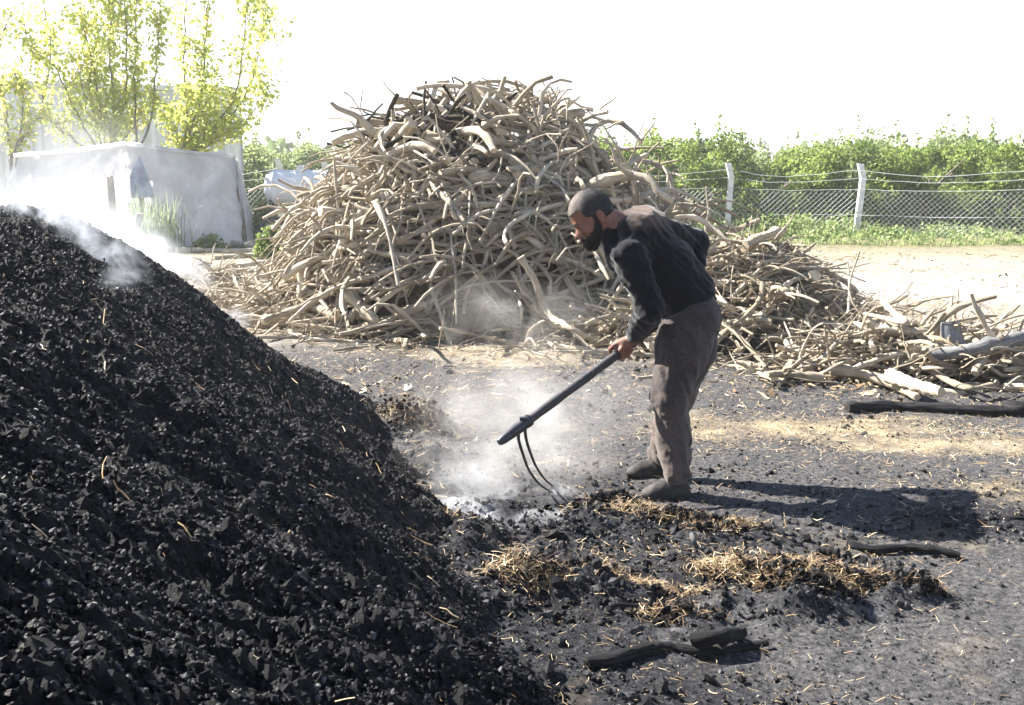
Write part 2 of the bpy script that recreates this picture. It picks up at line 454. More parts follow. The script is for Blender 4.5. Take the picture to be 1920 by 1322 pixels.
yard = mix(t, s1.outputs[2], yard, blk)
c = mix(t, s1.outputs[0], yard, pl)
c = mix(t, s2.outputs[1], c, ramp(t, fb, [(.35, (.26, .25, .235)), (.65, (.36, .345, .32))]))
fm = math_(t, 'MULTIPLY', s1.outputs[1], ramp(t, fb, [(.35, (.25, .25, .25)), (.6, (1, 1, 1))]))
c = mix(t, fm, c, ch)
c = mix(t, s2.outputs[0], c, ramp(t, fa, [(.35, (.13, .13, .14)), (.6, (.38, .38, .39))]))
c = mix(t, s2.outputs[2], c, ramp(t, fb, [(.4, (.09, .10, .04)), (.6, (.24, .2, .13))]))
t.links.new(c, b.inputs['Base Color']); b.inputs['Roughness'].default_value = .95; b.inputs['Specular IOR Level'].default_value = .15
bump(t, b, math_(t, 'ADD', fa, math_(t, 'MULTIPLY', fc, .25)), 1, .02)
me = mesh_np('ground', V, Fq, True, {'soil': soil, 'soil2': soil2})
obj('ground', me, M_soil, kind='structure')

# ------------------------------------------------------------------ charcoal mound
xs = axis(-6.2, -4.3, .25, .7, .0112, 1.03); ys = axis(-1.8, .7, 5.6, 9.2, .0115, 1.012)
X, Y = np.meshgrid(xs, ys)
Hm = mound_top(X, Y); g0 = gz(X, Y)
# crumbly surface relief, stretched a little down the slope
rel = .020 * fbm(X * 13, Y * 17, 0, 71, 4, .62) + .013 * vn(X * 48, Y * 48, 0, 72) + .0055 * rng.normal(size=X.shape)
Zm = np.where(Hm > g0 - .10, Hm + rel, g0 - .12)
nx, ny = len(xs), len(ys)
V = np.stack([X, Y, Zm], -1).reshape(-1, 3)
i = (np.arange(ny - 1)[:, None] * nx + np.arange(nx - 1)[None]).ravel()
keep = (Zm > g0 - .10).ravel()
i = i[keep[i] | keep[i + 1] | keep[i + nx] | keep[i + nx + 1]]
Fq = np.stack([i, i + 1, i + nx + 1, i + nx], -1)
use = np.unique(Fq); remap = np.zeros(len(V), int); remap[use] = np.arange(len(use))
mc = np.array([-2.2, 3.5, 0])
M_OB = obj('charcoal_mound', mesh_np('charcoal_mound', V[use] - mc, remap[Fq], False), M_slope, loc=mc,
    label='long smoking mound of black charcoal crumbs filling the near left side', cat='charcoal mound')

# crumbs of coal lying all over the mound
def lumps(n, xr, yr, smin, smax, seed, test, zf, wy=1.2, power=2.2):
    r = np.random.default_rng(seed)
    x = r.uniform(*xr, n); y = r.uniform(*yr, n)
    k = r.random(n) < np.minimum(1, (2.2 / np.maximum(np.abs(y), 1.6)) ** wy); x, y = x[k], y[k]
    k = test(x, y, r); x, y = x[k], y[k]
    s = smin + (smax - smin) * r.random(len(x)) ** power
    z = zf(x, y) + s * .2
    V, F = scatter(ICO[0], ICO[1], np.stack([x, y, z], -1), s, r, .17, aniso=r.uniform(.55, 1.25, (len(x), 3)))
    rn = np.repeat(r.random(len(x)), 12)
    return V, F, rn
def vis(x, y, e=.75): # in the picture
    f = y * CT + (EYE - .3) * ST
    return (np.abs(x / np.maximum(f, .1)) < .48 + e * .2) & (y > .6)
def on_mound(x, y, r):
    a = mound_top(x, y); return (a > gz(x, y) - .01) & vis(x, y, 1.7)
def mz(x, y):
    return mound_top(x, y) + .020 * fbm(x * 13, y * 17, 0, 71, 4, .62)
V, F, rn = lumps(760000, (-5.2, .6), (.7, 8.2), .0022, .0088, 5, on_mound, mz, 1.3, 2.5)
V2, F2, rn2 = lumps(6000, (-3, .6), (1.2, 6.5), .005, .018, 6, lambda x, y, r: on_mound(x, y, r) & (mound_h(x, y) < .25 + .5 * r.random(len(x)) ** 2), mz, .5, 3)
print('mound lumps', len(rn) // 12, len(rn2) // 12)
me = mesh_np('coal_crumbs', np.concatenate([V, V2]) - mc, [np.concatenate([F, F2 + len(V)])], False, {'rnd': np.concatenate([rn, rn2 * .9])})
obj('coal_crumbs', me, M_coal, parent=M_OB, kind='stuff')

# crumbs on the ground
def on_ground(x, y, r):
    d = blob(x, y, .5, 4.0, 1.0, .8) + blob(x, y, -.2, 5.0, .5, .8) + blob(x, y, .1, 3.0, .8, .6) + .14
    d = d + .9 * sst(-.22, -.02, mound_h(x, y))
    d = d * (1 + 1.2 * vn(x * 1.5, y * 1.5, 0, 81)) * sst(11, 7.5, y)
    return (r.random(len(x)) < d) & (mound_top(x, y) < gz(x, y) + .03) & vis(x, y)
V, F, rn = lumps(150000, (-1.6, 5.5), (2.3, 11), .0025, .013, 7, on_ground, gz, .8, 3.0)
V2, F2, rn2 = lumps(16000, (-1.2, 4.5), (2.3, 9), .007, .034, 8, lambda x, y, r: on_ground(x, y, r) & (r.random(len(x)) < .35), gz, .4, 4)
def on_yard(x, y, r):
    d = .35 + .5 * vn(x * 2.2, y * 2.2, 0, 85) + .9 * sum(blob(x, y, a, b_, c_ * 1.5, d_ * 1.5) for a, b_, c_, d_, h_ in BW)
    return (r.random(len(x)) < d * sst(10.5, 6.5, y)) & (mound_top(x, y) < gz(x, y) + .03) & vis(x, y)
V3, F3, rn3 = lumps(260000, (-1.6, 5), (2.3, 9.5), .0016, .0065, 9, on_yard, gz, 1.3, 2.2)
V4, F4, rn4 = lumps(30000, (-.8, 3), (2.6, 6.5), .005, .020, 10, lambda x, y, r: r.random(len(x)) < .9 * sum(blob(x, y, a, b_, c_ * 1.2, d_ * 1.2) for a, b_, c_, d_, h_ in BW), gz, .4, 3.)
me = mesh_np('soil_crumbs', np.concatenate([V3, V4]), [np.concatenate([F3, F4 + len(V3)])], False, {'rnd': np.concatenate([rn3, rn4 * .75])})
obj('soil_crumbs', me, M_crumb, kind='stuff', label='fine grey and black grit covering the yard', cat='grit')
print('yard', len(rn3) // 12, len(rn4) // 12)
print('ground lumps', len(rn) // 12, len(rn2) // 12)
me = mesh_np('coal_debris', np.concatenate([V, V2]), [np.concatenate([F, F2 + len(V)])], False, {'rnd': np.concatenate([rn ** .7, rn2 * .92])})
obj('coal_debris', me, M_coal, kind='stuff', label='loose crumbs and clods of charcoal scattered over the yard', cat='charcoal')

# ------------------------------------------------------------------ straw
def straws(pos, L, Wd, seed, flatn=.35, curl=.25, dirs=None):
    """bent strips of straw"""
    r = np.random.default_rng(seed); n = len(pos)
    if dirs is None:
        a = r.uniform(0, 2 * np.pi, n); e = r.normal(0, flatn, n)
        d = np.stack([np.cos(a) * np.cos(e), np.sin(a) * np.cos(e), np.sin(e)], -1)
    else: d = dirs
    up = np.stack([r.normal(0, .4, n), r.normal(0, .4, n), np.ones(n)], -1)
    sd = np.cross(d, up); sd /= np.linalg.norm(sd, axis=1)[:, None]
    nr = np.cross(sd, d)
    k = r.normal(0, curl, n)
    P = []
    for u in (-.5, -.17, .17, .5):
        c = pos + d * (u * L)[:, None] + nr * (k * L * (.25 - u * u))[:, None] + sd * (r.normal(0, .04, n) * L)[:, None]
        for s in (-.5, .5): P.append(c + sd * (s * Wd)[:, None])
    V = np.stack(P, 1).reshape(-1, 3)
    b = (np.arange(n) * 8)[:, None]
    F = np.concatenate([b + np.array([[0, 1, 3, 2]]), b + np.array([[2, 3, 5, 4]]), b + np.array([[4, 5, 7, 6]])])
    return V, F
r = np.random.default_rng(21)
P = []; Ls = []
# thin litter everywhere in view, denser where the soil carries chaff
x = r.uniform(-2, 7, 230000); y = 2.4 + 10 * r.random(230000) ** 1.2
d = .08 + .22 * sst(5.0, 8.0, y) + np.clip(fbm(x * 1.3, y * 1.3, 0, 91, 3), 0, 1) * .25
for px, py, rx, ry, s in [(1560, 800, 1.6, .6, 1.), (1330, 810, .5, .5, .9), (1750, 830, 1.1, .5, .9), (760, 790, .5, .45, .6), (1000, 660, 1.6, .8, .9), (720, 660, .7, .7, .9), (1480, 1080, .6, .16, 1), (1060, 1100, .45, .14, .8), (1250, 985, .6, .12, .6), (1850, 920, .7, .3, .7), (1300, 1050, 1.1, .35, .42)]:
    cx, cy = gp(px, py); d = np.maximum(d, s * blob(x, y, cx, cy, rx, ry))
d = d * (1 - .8 * blob(x, y, PIT[0] + .1, PIT[1] + .1, .4, .25)) * (1 - .6 * blob(x, y, *gp(1000, 790), .6, .7))
k = (r.random(len(x)) < d) & vis(x, y) & (mound_top(x, y) < gz(x, y) + .05); x, y = x[k], y[k]
P.append(np.stack([x, y, gz(x, y) + .005 + .012 * r.random(len(x))], -1)); Ls.append((.010 + .055 * r.random(len(x)) ** 2.6) * (.7 + .3 * sst(3.2, 5, y)))
print('litter', len(x))
pos = np.concatenate(P); L = np.concatenate(Ls)
V, F = straws(pos, L, np.clip(L * .05, .0009, .0032) * r.uniform(.6, 1.5, len(L)), 22, .22)
obj('straw_litter', mesh_np('straw_litter', V, F, False, {'rnd': np.repeat(.45 + .55 * r.random(len(pos)), 8)}), M_straw, kind='stuff', label='loose straw and bark chaff strewn over the ground', cat='straw')
# bark chips and splinters over the pale earth round the wood
x = r.uniform(-7, 13, 70000); y = r.uniform(7.6, 24, 70000)
d = .25 + .9 * np.clip(fbm(x * .8, y * .8, 0, 95, 3), 0, 1); d = d * (.35 + .65 * sst(13, 9.5, y))
k = (r.random(len(x)) < d) & vis(x, y); x, y = x[k], y[k]
L = .015 + .10 * r.random(len(x)) ** 2.2
V, F = straws(np.stack([x, y, gz(x, y) + .012], -1), L, L * r.uniform(.08, .3, len(L)), 27, .25)
obj('bark_chips', mesh_np('bark_chips', V, F, False, {'rnd': np.repeat(r.random(len(x)) ** .8, 8)}), M_straw, kind='stuff', label='pale bark chips and splinters littering the ground round the wood', cat='bark chips')
# a few on the mound
x = r.uniform(-4, .4, 2600); y = r.uniform(1.6, 7.5, 2600); k = on_mound(x, y, r) & (r.random(2600) < .30 + .6 * sst(.5, .1, mound_h(x, y))); x, y = x[k], y[k]
sx = np.stack([r.normal(.7, .3, len(x)), r.normal(-.3, .5, len(x)), r.normal(-.45, .25, len(x))], -1); sx /= np.linalg.norm(sx, axis=1)[:, None]
L = .012 + .08 * r.random(len(x)) ** 3.5
V, F = straws(np.stack([x, y, mz(x, y) + .022], -1), L, np.clip(L * .07, .001, .004), 23, dirs=sx)
obj('straw_bits', mesh_np('straw_bits', V - mc, F, False, {'rnd': np.repeat(.3 + .6 * r.random(len(x)), 8)}), M_straw, parent=M_OB, kind='stuff')
# ------------------------------------------------------------------ heaps of wood
HC = np.array([-.22, 12.6])
def heap1(x, y):
    dx, dy = x - HC[0], (y - HC[1])
    r_ = np.hypot(dx, dy)
    a_ = np.arctan2(dy, dx)
    r_ = r_ * (1 + .24 * sst(.1, 1.1, dx) * sst(2.1, 1.2, r_))
    r_ = r_ * (1 + .05 * vn(np.cos(a_) * 2.2, np.sin(a_) * 2.2, r_ * .8, 101))
    # undercut hollow at the foot, towards the yard
    r_ = r_ + .62 * np.exp(-((a_ + 1.5) / .30) ** 2) * sst(1.55, 2.3, r_) 
    return np.interp(r_, [0, .5, .88, 1.24, 1.92, 2.14, 2.3, 2.52, 3.2], [2.40, 2.33, 2.20, 1.94, 1.30, .92, .5, 0, -1.5])
SPR = [  # low scattered parts: px, py, rx, ry, h
    (1395, 640, .90, .75, .90), (1500, 655, .85, .6, .38), (1350, 620, .9, .9, .55), (1260, 640, .7, .5, .42), (1640, 640, .8, .5, .22), (1710, 700, 1.0, .42, .34), (1820, 680, .7, .45, .24), (1100, 640, .7, .45, .28),
    (470, 575, 1.1, .7, .22), (380, 530, 1.1, .7, .13), (560, 600, .8, .5, .34), (640, 615, .8, .45, .25), (780, 625, .8, .4, .22), (1860, 712, .6, .36, .27), (1610, 700, .7, .3, .24), (1200, 655, .6, .4, .3)]
SPW = [(*gp(a, b), c, d, e) for a, b, c, d, e in SPR]
def low(x, y):
    z = np.zeros(np.shape(x))
    for cx, cy, rx, ry, h in SPW: z = np.maximum(z, h * (1.25 * blob(x, y, cx, cy, rx, ry) ** .8 - .2)) + 0
    return z
def heaps(x, y): return np.maximum(heap1(x, y), low(x, y))
def HS(x, y):
    g = gz(x, y); return np.maximum(g, g * .3 + heaps(x, y))
_gx = np.arange(-8, 9, .04); _gy = np.arange(4, 21, .04)
_X, _Y = np.meshgrid(_gx, _gy)
_HG, _GG = HS(_X, _Y), gz(_X, _Y)
def _lut(T, x, y):
    u = np.clip((np.asarray(x) + 8) / .04, 0, len(_gx) - 1.01); v = np.clip((np.asarray(y) - 4) / .04, 0, len(_gy) - 1.01)
    i = np.floor(u).astype(int); j = np.floor(v).astype(int); a = u - i; b_ = v - j
    return (T[j, i] * (1 - a) + T[j, i + 1] * a) * (1 - b_) + (T[j + 1, i] * (1 - a) + T[j + 1, i + 1] * a) * b_
def HS(x, y): return _lut(_HG, x, y)
gz_full = gz
def gz(x, y): return _lut(_GG, x, y)
def hit(px, py, lift=0.):
    """where the line of sight through (px, py) meets the heaps: used to lay the remembered branches"""
    d = ray(px, py); t_ = np.linspace(6, 24, 1500) / d[1]
    P = np.array([0, 0, EYE]) + t_[:, None] * d
    k = np.nonzero(P[:, 2] < HS(P[:, 0], P[:, 1]) + lift)[0]
    return P[k[0]] if len(k) else P[np.argmin(np.hypot(P[:, 0] - HC[0], P[:, 1] - HC[1]))]

def branch_path(p, d, L, r, wander=.5, hug=.5, off=.03, n=9, hs=HS):
    hug *= .20; wander *= .52
    """a gnarled path that lies over the heap from p in direction d"""
    P = [np.array(p, float)]; d = d / np.linalg.norm(d); st = L / (n - 1)
    bend = r.normal(0, wander * .30, 3)
    for i in range(n - 1):
        if r.random() < .30: d = d + r.normal(0, wander * 1.5, 3); bend = r.normal(0, wander * .3, 3)
        d = d + bend * .25 + r.normal(0, wander * .22, 3); d /= np.linalg.norm(d)
        q = P[-1] + d * st
        h = float(hs(np.array(q[0]), np.array(q[1]))) + off
        q[2] += (h - q[2]) * hug * (1 if h > q[2] else .45)
        if q[2] > 2.6: q[2] = 2.6 + (q[2] - 2.6) * .25
        g = float(gz(q[0], q[1])) + off * .6
        if q[2] < g: q[2] = g
        d = q - P[-1]; d /= np.linalg.norm(d) + 1e-9; q = P[-1] + d * st
        P.append(q)
    return np.array(P)
def branch_mb(mb, P, r0, r, sides=7, fork=0, taper=.45, rv=None, lump=.14, n=None):
    n = n or max(10, int(len(P) * 1.6))
    Q = resample(P, n)
    tt = np.linspace(0, 1, n)
    rad = r0 * (1 - (1 - taper) * tt) * (1 + .12 * r.normal(size=n) * 1.0)
    for _ in range(r.integers(0, 3)):            # knots and burls
        c = r.random(); rad += r0 * r.uniform(.15, .5) * np.exp(-((tt - c) / .05) ** 2)
    rv = r.random() if rv is None else rv
    V, F, bk, e = tube(Q, rad, sides, True, lump, r); mb.add(V, F, bk=bk + r.uniform(0, 9, 3), end=e, rnd=rv)
    Ltot = np.linalg.norm(np.diff(Q, axis=0), axis=1).sum()
    for _ in range(fork):
        k = int(n * r.uniform(.25, .85)); k = min(max(k, 1), n - 2)
        T = Q[k + 1] - Q[k - 1]; T /= np.linalg.norm(T)
        d = T * r.uniform(.4, 1) + r.normal(0, .6, 3) + [0, -.15, .1]; d /= np.linalg.norm(d)
        l2 = Ltot * r.uniform(.15, .5); m_ = 6; p = Q[k].copy(); S = [p]
        for j in range(m_):
            d = d + r.normal(0, .22, 3); d /= np.linalg.norm(d); p = p + d * l2 / m_
            g = float(gz(p[0], p[1])) + .012
            if p[2] < g: p[2] = g
            S.append(p)
        rr = rad[k] * r.uniform(.45, .8)
        V, F, bk, e = tube(np.array(S), rr * np.linspace(1, .45, len(S)), max(5, sides - 1), True, lump, r)
        mb.add(V, F, bk=bk + r.uniform(0, 9, 3), end=e, rnd=rv)
def pix(q):
    f = q[1] * CT - (q[2] - EYE) * ST; return 960 + 2000 * q[0] / f, 661 - 2000 * (q[1] * ST + (q[2] - EYE) * CT) / f
def burnt(q):
    a, b_ = pix(q); return q[1] < HC[1] and ((a - 805) / 115) ** 2 + ((b_ - 245) / 48) ** 2 < 1
def flank_dir(x, y, r, spread):
    """mostly lying along the flank: across or down the slope"""
    e = .06; gx = (HS(x + e, y) - HS(x - e, y)) / (2 * e); gy = (HS(x, y + e) - HS(x, y - e)) / (2 * e)
    n_ = np.array([-gx, -gy, 1.]); n_ /= np.linalg.norm(n_)
    a = r.normal(size=3) * [1.5, .9, .50]
    a = a - n_ * a.dot(n_); a /= np.linalg.norm(a)
    d = a + n_ * r.normal(0, spread); return d / np.linalg.norm(d), n_

# --- the packed wood that fills the heaps (past counting): ONE object of stuff
r = np.random.default_rng(77)
mb = MB()
def heap_point(r, inner=0.):
    while True:
        a = r.uniform(0, 2 * np.pi)
        if r.random() < .55: a = -abs(a % np.pi)
        R_ = 2.75 * math.sqrt(r.random())
        x, y = HC[0] + R_ * math.cos(a), HC[1] + R_ * math.sin(a)
        h = float(heap1(np.array(x), np.array(y)))
        if h > .02:
            # steep flanks: pick a height under the surface
            z = h - r.random() ** 1.5 * .34
            if z > .02: return np.array([x, y, z]), h
for i in range(1750):
    p, h = heap_point(r)
    d, n_ = flank_dir(p[0], p[1], r, .22)
    P = branch_path(p + n_ * r.uniform(-.14, .04), d, r.uniform(.45, 1.45), r, .42, .5, .0, 8)
    branch_mb(mb, P, r.choice([.012, .018, .026, .040], p=[.27, .35, .27, .11]), r, 6, int(r.random() < .3), .55, n=8, rv=(-1.12 if burnt(P.mean(0)) and r.random() < .62 else None))
for cx, cy, rx, ry, h in SPW:
    nn_ = int(70 + 230 * min(1.3, rx * ry) * (1 + h))
    for i in range(nn_):
        x, y = cx + rx * .62 * r.normal(), cy + ry * .62 * r.normal()
        zz = float(HS(np.array(x), np.array(y)))
        p = np.array([x, y, zz - r.random() * min(.25, zz * .6)])
        d = r.normal(size=3) * [1.2, .8, .22]
        P = branch_path(p, d, r.uniform(.2, .8), r, .4, .5, .015, 7)
        branch_mb(mb, P, r.choice([.007, .012, .018, .028], p=[.35, .33, .22, .1]), r, 6, int(r.random() < .35), .55, n=8)
print('fill verts', mb.n)
obj('packed_branches', mb.me('packed_branches', True), M_wood, kind='stuff', label='tangled mass of small dusty branches that fills the wood heaps', cat='brushwood')
# --- fine twigs at the edges
mb = MB()
for cx, cy, k, sx_, sy_ in [(*gp(1560, 650), 260, .45, .3), (*gp(1620, 610), 150, .5, .3), (*gp(1750, 650), 120, .6, .3), (*gp(560, 600), 120, .6, .4), (*gp(760, 635), 110, .8, .3), (*gp(1060, 660), 90, .8, .3), (*gp(400, 520), 90, .8, .5), (*gp(1300, 660), 90, .5, .3)]:
    for i in range(k):
        x, y = cx + sx_ * r.normal(), cy + sy_ * r.normal()
        p = np.array([x, y, float(HS(np.array(x), np.array(y))) + .02 + .08 * r.random()])
        P = branch_path(p, r.normal(size=3) * [1, .8, .55], r.uniform(.15, .5), r, .35, .12, .02, 6)
        branch_mb(mb, P, r.uniform(.002, .0055), r, 4, int(r.random() < .5), .4, n=7, lump=0)
for i in range(80):   # whiskers on the tall heap
    p, h = heap_point(r); p[2] = h
    d, n_ = flank_dir(p[0], p[1], r, .8)
    P = branch_path(p, d + n_ * .35, r.uniform(.2, .6), r, .3, .0, .02, 6)
    branch_mb(mb, P, r.uniform(.003, .008), r, 4, int(r.random() < .6), .4, n=7, lump=0)
obj('brushwood_twigs', mb.me('brushwood_twigs', True), M_twig, kind='stuff', label='thin bare twigs sprawling round the wood heaps', cat='twigs')
# --- dark core added inside the heap, blocks the view through its gaps
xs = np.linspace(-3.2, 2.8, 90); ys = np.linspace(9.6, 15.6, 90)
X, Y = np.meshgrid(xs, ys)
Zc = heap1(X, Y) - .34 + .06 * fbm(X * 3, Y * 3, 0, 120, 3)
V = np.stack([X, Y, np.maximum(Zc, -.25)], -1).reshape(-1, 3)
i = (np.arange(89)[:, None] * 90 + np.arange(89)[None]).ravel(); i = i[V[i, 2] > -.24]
M_core = simple('dark_core', (.10, .08, .06), .95, .1, .5, 6, .02, 40)
obj('heap_core', mesh_np('heap_core', V, np.stack([i, i + 1, i + 91, i + 90], -1), True), M_core, kind='stuff', label='dark core added inside the tall wood heap to close its gaps', cat='heap core')

# --- branches one can tell apart: each a thing
def branch_obj(name, P, r0, r, label, group=None, mt=None, fork=1, sides=9, taper=.5, cat='branch', rv=None, lump=.14, n=None):
    mb = MB(); branch_mb(mb, P, r0, r, sides, fork, taper, rv, lump, n=n or 16)
    c = np.asarray(P).mean(0)
    o = obj(name, mb.me(name, True, c), mt or M_wood, loc=c, label=label, cat=cat, group=group)
    return o
def lay(pts, lift):   # a branch remembered by its course over the heap
    P = [hit(a, b, lift) for a, b in pts]
    ym = sorted(q[1] for q in P)[0 if len(P) < 3 else len(P) // 3]        # where the course leaves the heap it goes on through the air
    for k, q in enumerate(P):
        if abs(q[1] - ym) > .75: P[k] = W(*pts[k], ym + (.25 if q[1] > ym else -.25))
    return np.array(P)
HAND = [
 ('S-shaped pale branch hanging down the upper left face of the tall heap', [(767,224),(752,252),(757,272),(772,292),(779,330),(777,372)], .042, .10, 1),
 ('thick sawn log end lying on the very top of the tall heap', [(795,205),(815,194),(848,176)], .075, .05, 0),
 ('long nearly level branch crossing the middle of the tall heap', [(600,396),(655,399),(720,392),(800,386),(880,384),(951,382)], .048, .10, 1),
 ('long straight pale branch sloping down right beside the man\'s head', [(986,443),(1020,466),(1055,482),(1095,500),(1140,524)], .035, .22, 1),
 ('long forked pale branch standing before the dark hollow at the heap\'s foot', [(976,482),(990,505),(1005,530),(1018,570),(1040,600),(1075,618),(1117,641)], .036, .25, 2),
 ('thin bent stick leaning over the dark hollow at the heap\'s foot', [(915,470),(908,495),(897,516),(880,540),(872,560),(870,587)], .022, .28, 0),
 ('thick pale limb sloping down left on the lower left face of the heap', [(735,435),(700,462),(675,490),(661,512)], .048, .16, 0),
 ('long branch rising right along the left edge of the tall heap', [(530,520),(560,502),(610,478),(655,462),(700,452),(738,436)], .045, .12, 1),
 ('long curved branch sweeping from the ground up the lower left of the heap', [(492,603),(540,585),(584,570),(620,548),(655,525),(713,495)], .04, .16, 1),
 ('short forked limb jutting out left near the top of the heap', [(667,229),(690,232),(717,230),(751,243),(770,262)], .036, .06, 1),
 ('thick brown round log with a cut end at the left foot of the heap', [(652,548),(672,572),(705,602)], .075, .18, 0),
 ('short cut stick with a bright end pointing at the viewer on the heap', [(842,399),(872,408),(890,428)], .034, .2, 0),
 ('crooked pale branch curling over the dark charred wood near the top', [(800,300),(815,270),(845,250),(880,245)], .05, .1, 1),
 ('curved pale branch arching over the upper middle of the heap', [(870,322),(895,300),(925,290),(965,300),(1005,330)], .04, .1, 1),
 ('long diagonal branch running up right across the heap\'s centre', [(745,455),(790,430),(830,400),(870,365),(905,330),(930,300)], .032, .14, 0),
 ('pale crooked branch hanging right of the heap\'s centre', [(955,300),(985,320),(1000,345),(1020,365)], .045, .12, 0),
 ('burl-like swollen stump in the middle of the tall heap', [(915,432),(940,424),(965,420)], .09, .05, 0),
 ('split pale log lying slantwise near the heap\'s top right', [(845,268),(880,245),(935,238)], .055, .1, 0),
 ('upright splintered stump standing in the upper right of the heap', [(1002,325),(995,290),(990,255)], .075, .12, 0),
 ('long thin rod sticking out level to the right of the tall heap', [(1150,282),(1200,277),(1245,277)], .016, .0, 0),
 ('hooked branch curling down beyond the right edge of the heap', [(1190,300),(1230,308),(1256,330),(1262,372)], .03, .0, 1),
 ('forked branch leaning between the man\'s arm and the tall heap', [(1000,578),(1060,548),(1110,530),(1150,512)], .036, .2, 1),
 ('pale branch lying along the ground in front of the heap by the man', [(1040,650),(1090,655),(1150,660)], .03, .02, 1),
 ('dark twisted limb resting on the charred wood at the top', [(735,188),(770,190),(800,196)], .045, .1, 0),
]
r = np.random.default_rng(301)
for lb, pts, rad, lift, fk in HAND:
    branch_obj('branch', lay(pts, lift), rad, r, lb, 'pale gnarled branches of the tall heap', fork=fk, taper=.62, n=max(10, len(pts) * 4))
CH = [
 ('charred black branch poking right out of the top of the heap', [(835,203),(870,206),(905,218),(940,228)], .04, .14),
 ('charred limb with grey ash near the top left of the heap', [(790,250),(815,235),(850,222),(900,225)], .05, .10),
 ('charred black log under the S-shaped branch', [(740,268),(770,258),(810,250)], .05, .05),
 ('charred short stick low in the burnt patch of the heap', [(710,265),(735,272),(760,285)], .03, .08),
 ('charred branch sloping right in the burnt patch', [(840,275),(870,290),(910,300)], .04, .06),
 ('charred black stub in the centre of the burnt patch', [(800,230),(830,240),(850,262)], .055, .08),
 ('charred log pair end beside the pale arching branch', [(790,305),(830,297),(870,298)], .045, .06)]
for lb, pts, rad, lift in CH:
    branch_obj('charred_branch', lay(pts, lift + .08), rad, r, lb, 'charred branches in the burnt patch of the tall heap', M_char, fork=1, taper=.6)
RH = [
 ('branch end sticking up above the low heap right of the man', [(1340,452),(1370,436),(1395,424),(1425,412)], .032, .1, 0),
 ('thick pale log on the crest of the low heap with a cut end', [(1395,462),(1430,446),(1470,432)], .06, .1, 0),
 ('long grey branch reaching right from the low heap over the track', [(1440,560),(1480,530),(1530,508),(1590,492)], .022, .16, 2),
 ('forked thin branch reaching up right from the low heap', [(1470,500),(1500,480),(1530,455)], .018, .16, 2),
 ('crooked pale branch sweeping down to the man\'s trousers', [(1325,655),(1365,620),(1410,600),(1445,605)], .04, .12, 1),
 ('upright thin stick standing at the end of the low heap', [(1590,590),(1593,540),(1590,495)], .014, .3, 0),
 ('bent branch standing on the low heap beside the man', [(1430,530),(1425,560),(1400,590),(1370,612)], .026, .25, 1),
 ('round log with its cut face turned to the viewer in the low heap', [(1455,548),(1480,550),(1500,552)], .06, .2, 0),
 ('dark crooked branch at the right end of the low heap', [(1655,565),(1680,590),(1700,605),(1620,588)], .028, .15, 0),
 ('thick pale twisted log in the right sprawl nearest the charred log', [(1560,690),(1620,702),(1680,722),(1720,745)], .045, .05, 0),
 ('pale round log with a cut face in the right sprawl', [(1670,705),(1720,722),(1765,735)], .055, .12, 0),
 ('curved pale root arching in the right sprawl', [(1740,690),(1780,715),(1820,728),(1860,722)], .03, .08, 1),
 ('short grey stick standing against the long grey pole', [(1828,700),(1840,680),(1852,664)], .028, .1, 0),
 ('pale branch stub under the long grey pole', [(1700,650),(1740,662),(1790,662)], .05, .05, 0)]
for lb, pts, rad, lift, fk in RH:
    branch_obj('branch', lay(pts, lift), rad, r, lb, 'pale branches of the low heap on the right', fork=fk, taper=.62)
# the rest of the larger branches, in the same heaps
def zone(x, y, z):
    px = 960 + 2000 * x / (y * CT - (z - EYE) * ST)
    if z > 1.75: return 'near the crest'
    if z < .45: return 'at the foot'
    return 'on the left flank' if px < 760 else ('on the right flank' if px > 1060 else 'in the middle')
def size_w(r0): return ('thick', 'log') if r0 > .04 else (('medium', 'branch') if r0 > .026 else ('slender', 'stick'))
cnt = 0
while cnt < 145:
    p, h = heap_point(r)
    if p[1] > HC[1] + .2: continue
    p[2] = h
    px = 960 + 2000 * p[0] / (p[1] * CT)
    if 850 < px < 1010 and p[2] < .85 and r.random() < .85: continue
    if burnt(p) and r.random() < .85: continue
    d, n_ = flank_dir(p[0], p[1], r, .18)
    L = r.uniform(.7, 1.9)
    d[2] *= .5 if p[2] > 1.9 else 1.
    P = branch_path(p - d * L * (.5 if p[2] > 1.7 else .35) + n_ * r.uniform(.0, .10), d, L, r, .36, .5, .04, 10)
    r0 = float(r.choice([.022, .032, .044, .062], p=[.25, .36, .26, .13]))
    zn = zone(*P.mean(0)); sz, wd = size_w(r0)
    rv = r.random(); fk = int(r.integers(0, 3))
    lb = f"{sz} {'paler' if rv > .5 else 'browner'} {'forked ' if fk else 'unforked '}{wd} {zn} of the tall wood heap"
    branch_obj('branch', P, r0, r, lb, 'pale gnarled branches of the tall heap', fork=fk, rv=rv); cnt += 1
LOWZ = ['crest of the low heap beside the man', 'right slope of the low heap beside the man', 'back of the low heap beside the man', 'foot of the low heap by the man\'s legs', 'thin wood between the low heap and the sprawl', 'middle of the right sprawl of wood', 'far right end of the sprawl', 'wood right of the tall heap\'s hollow',
        'scattered wood left of the tall heap', 'scattered wood behind the charcoal mound', 'left foot of the tall heap', 'strip of wood before the tall heap\'s left side', 'strip of wood before the tall heap', 'near right corner of the sprawl', 'near edge of the sprawl by the thick logs', 'low wood behind the man\'s hands']
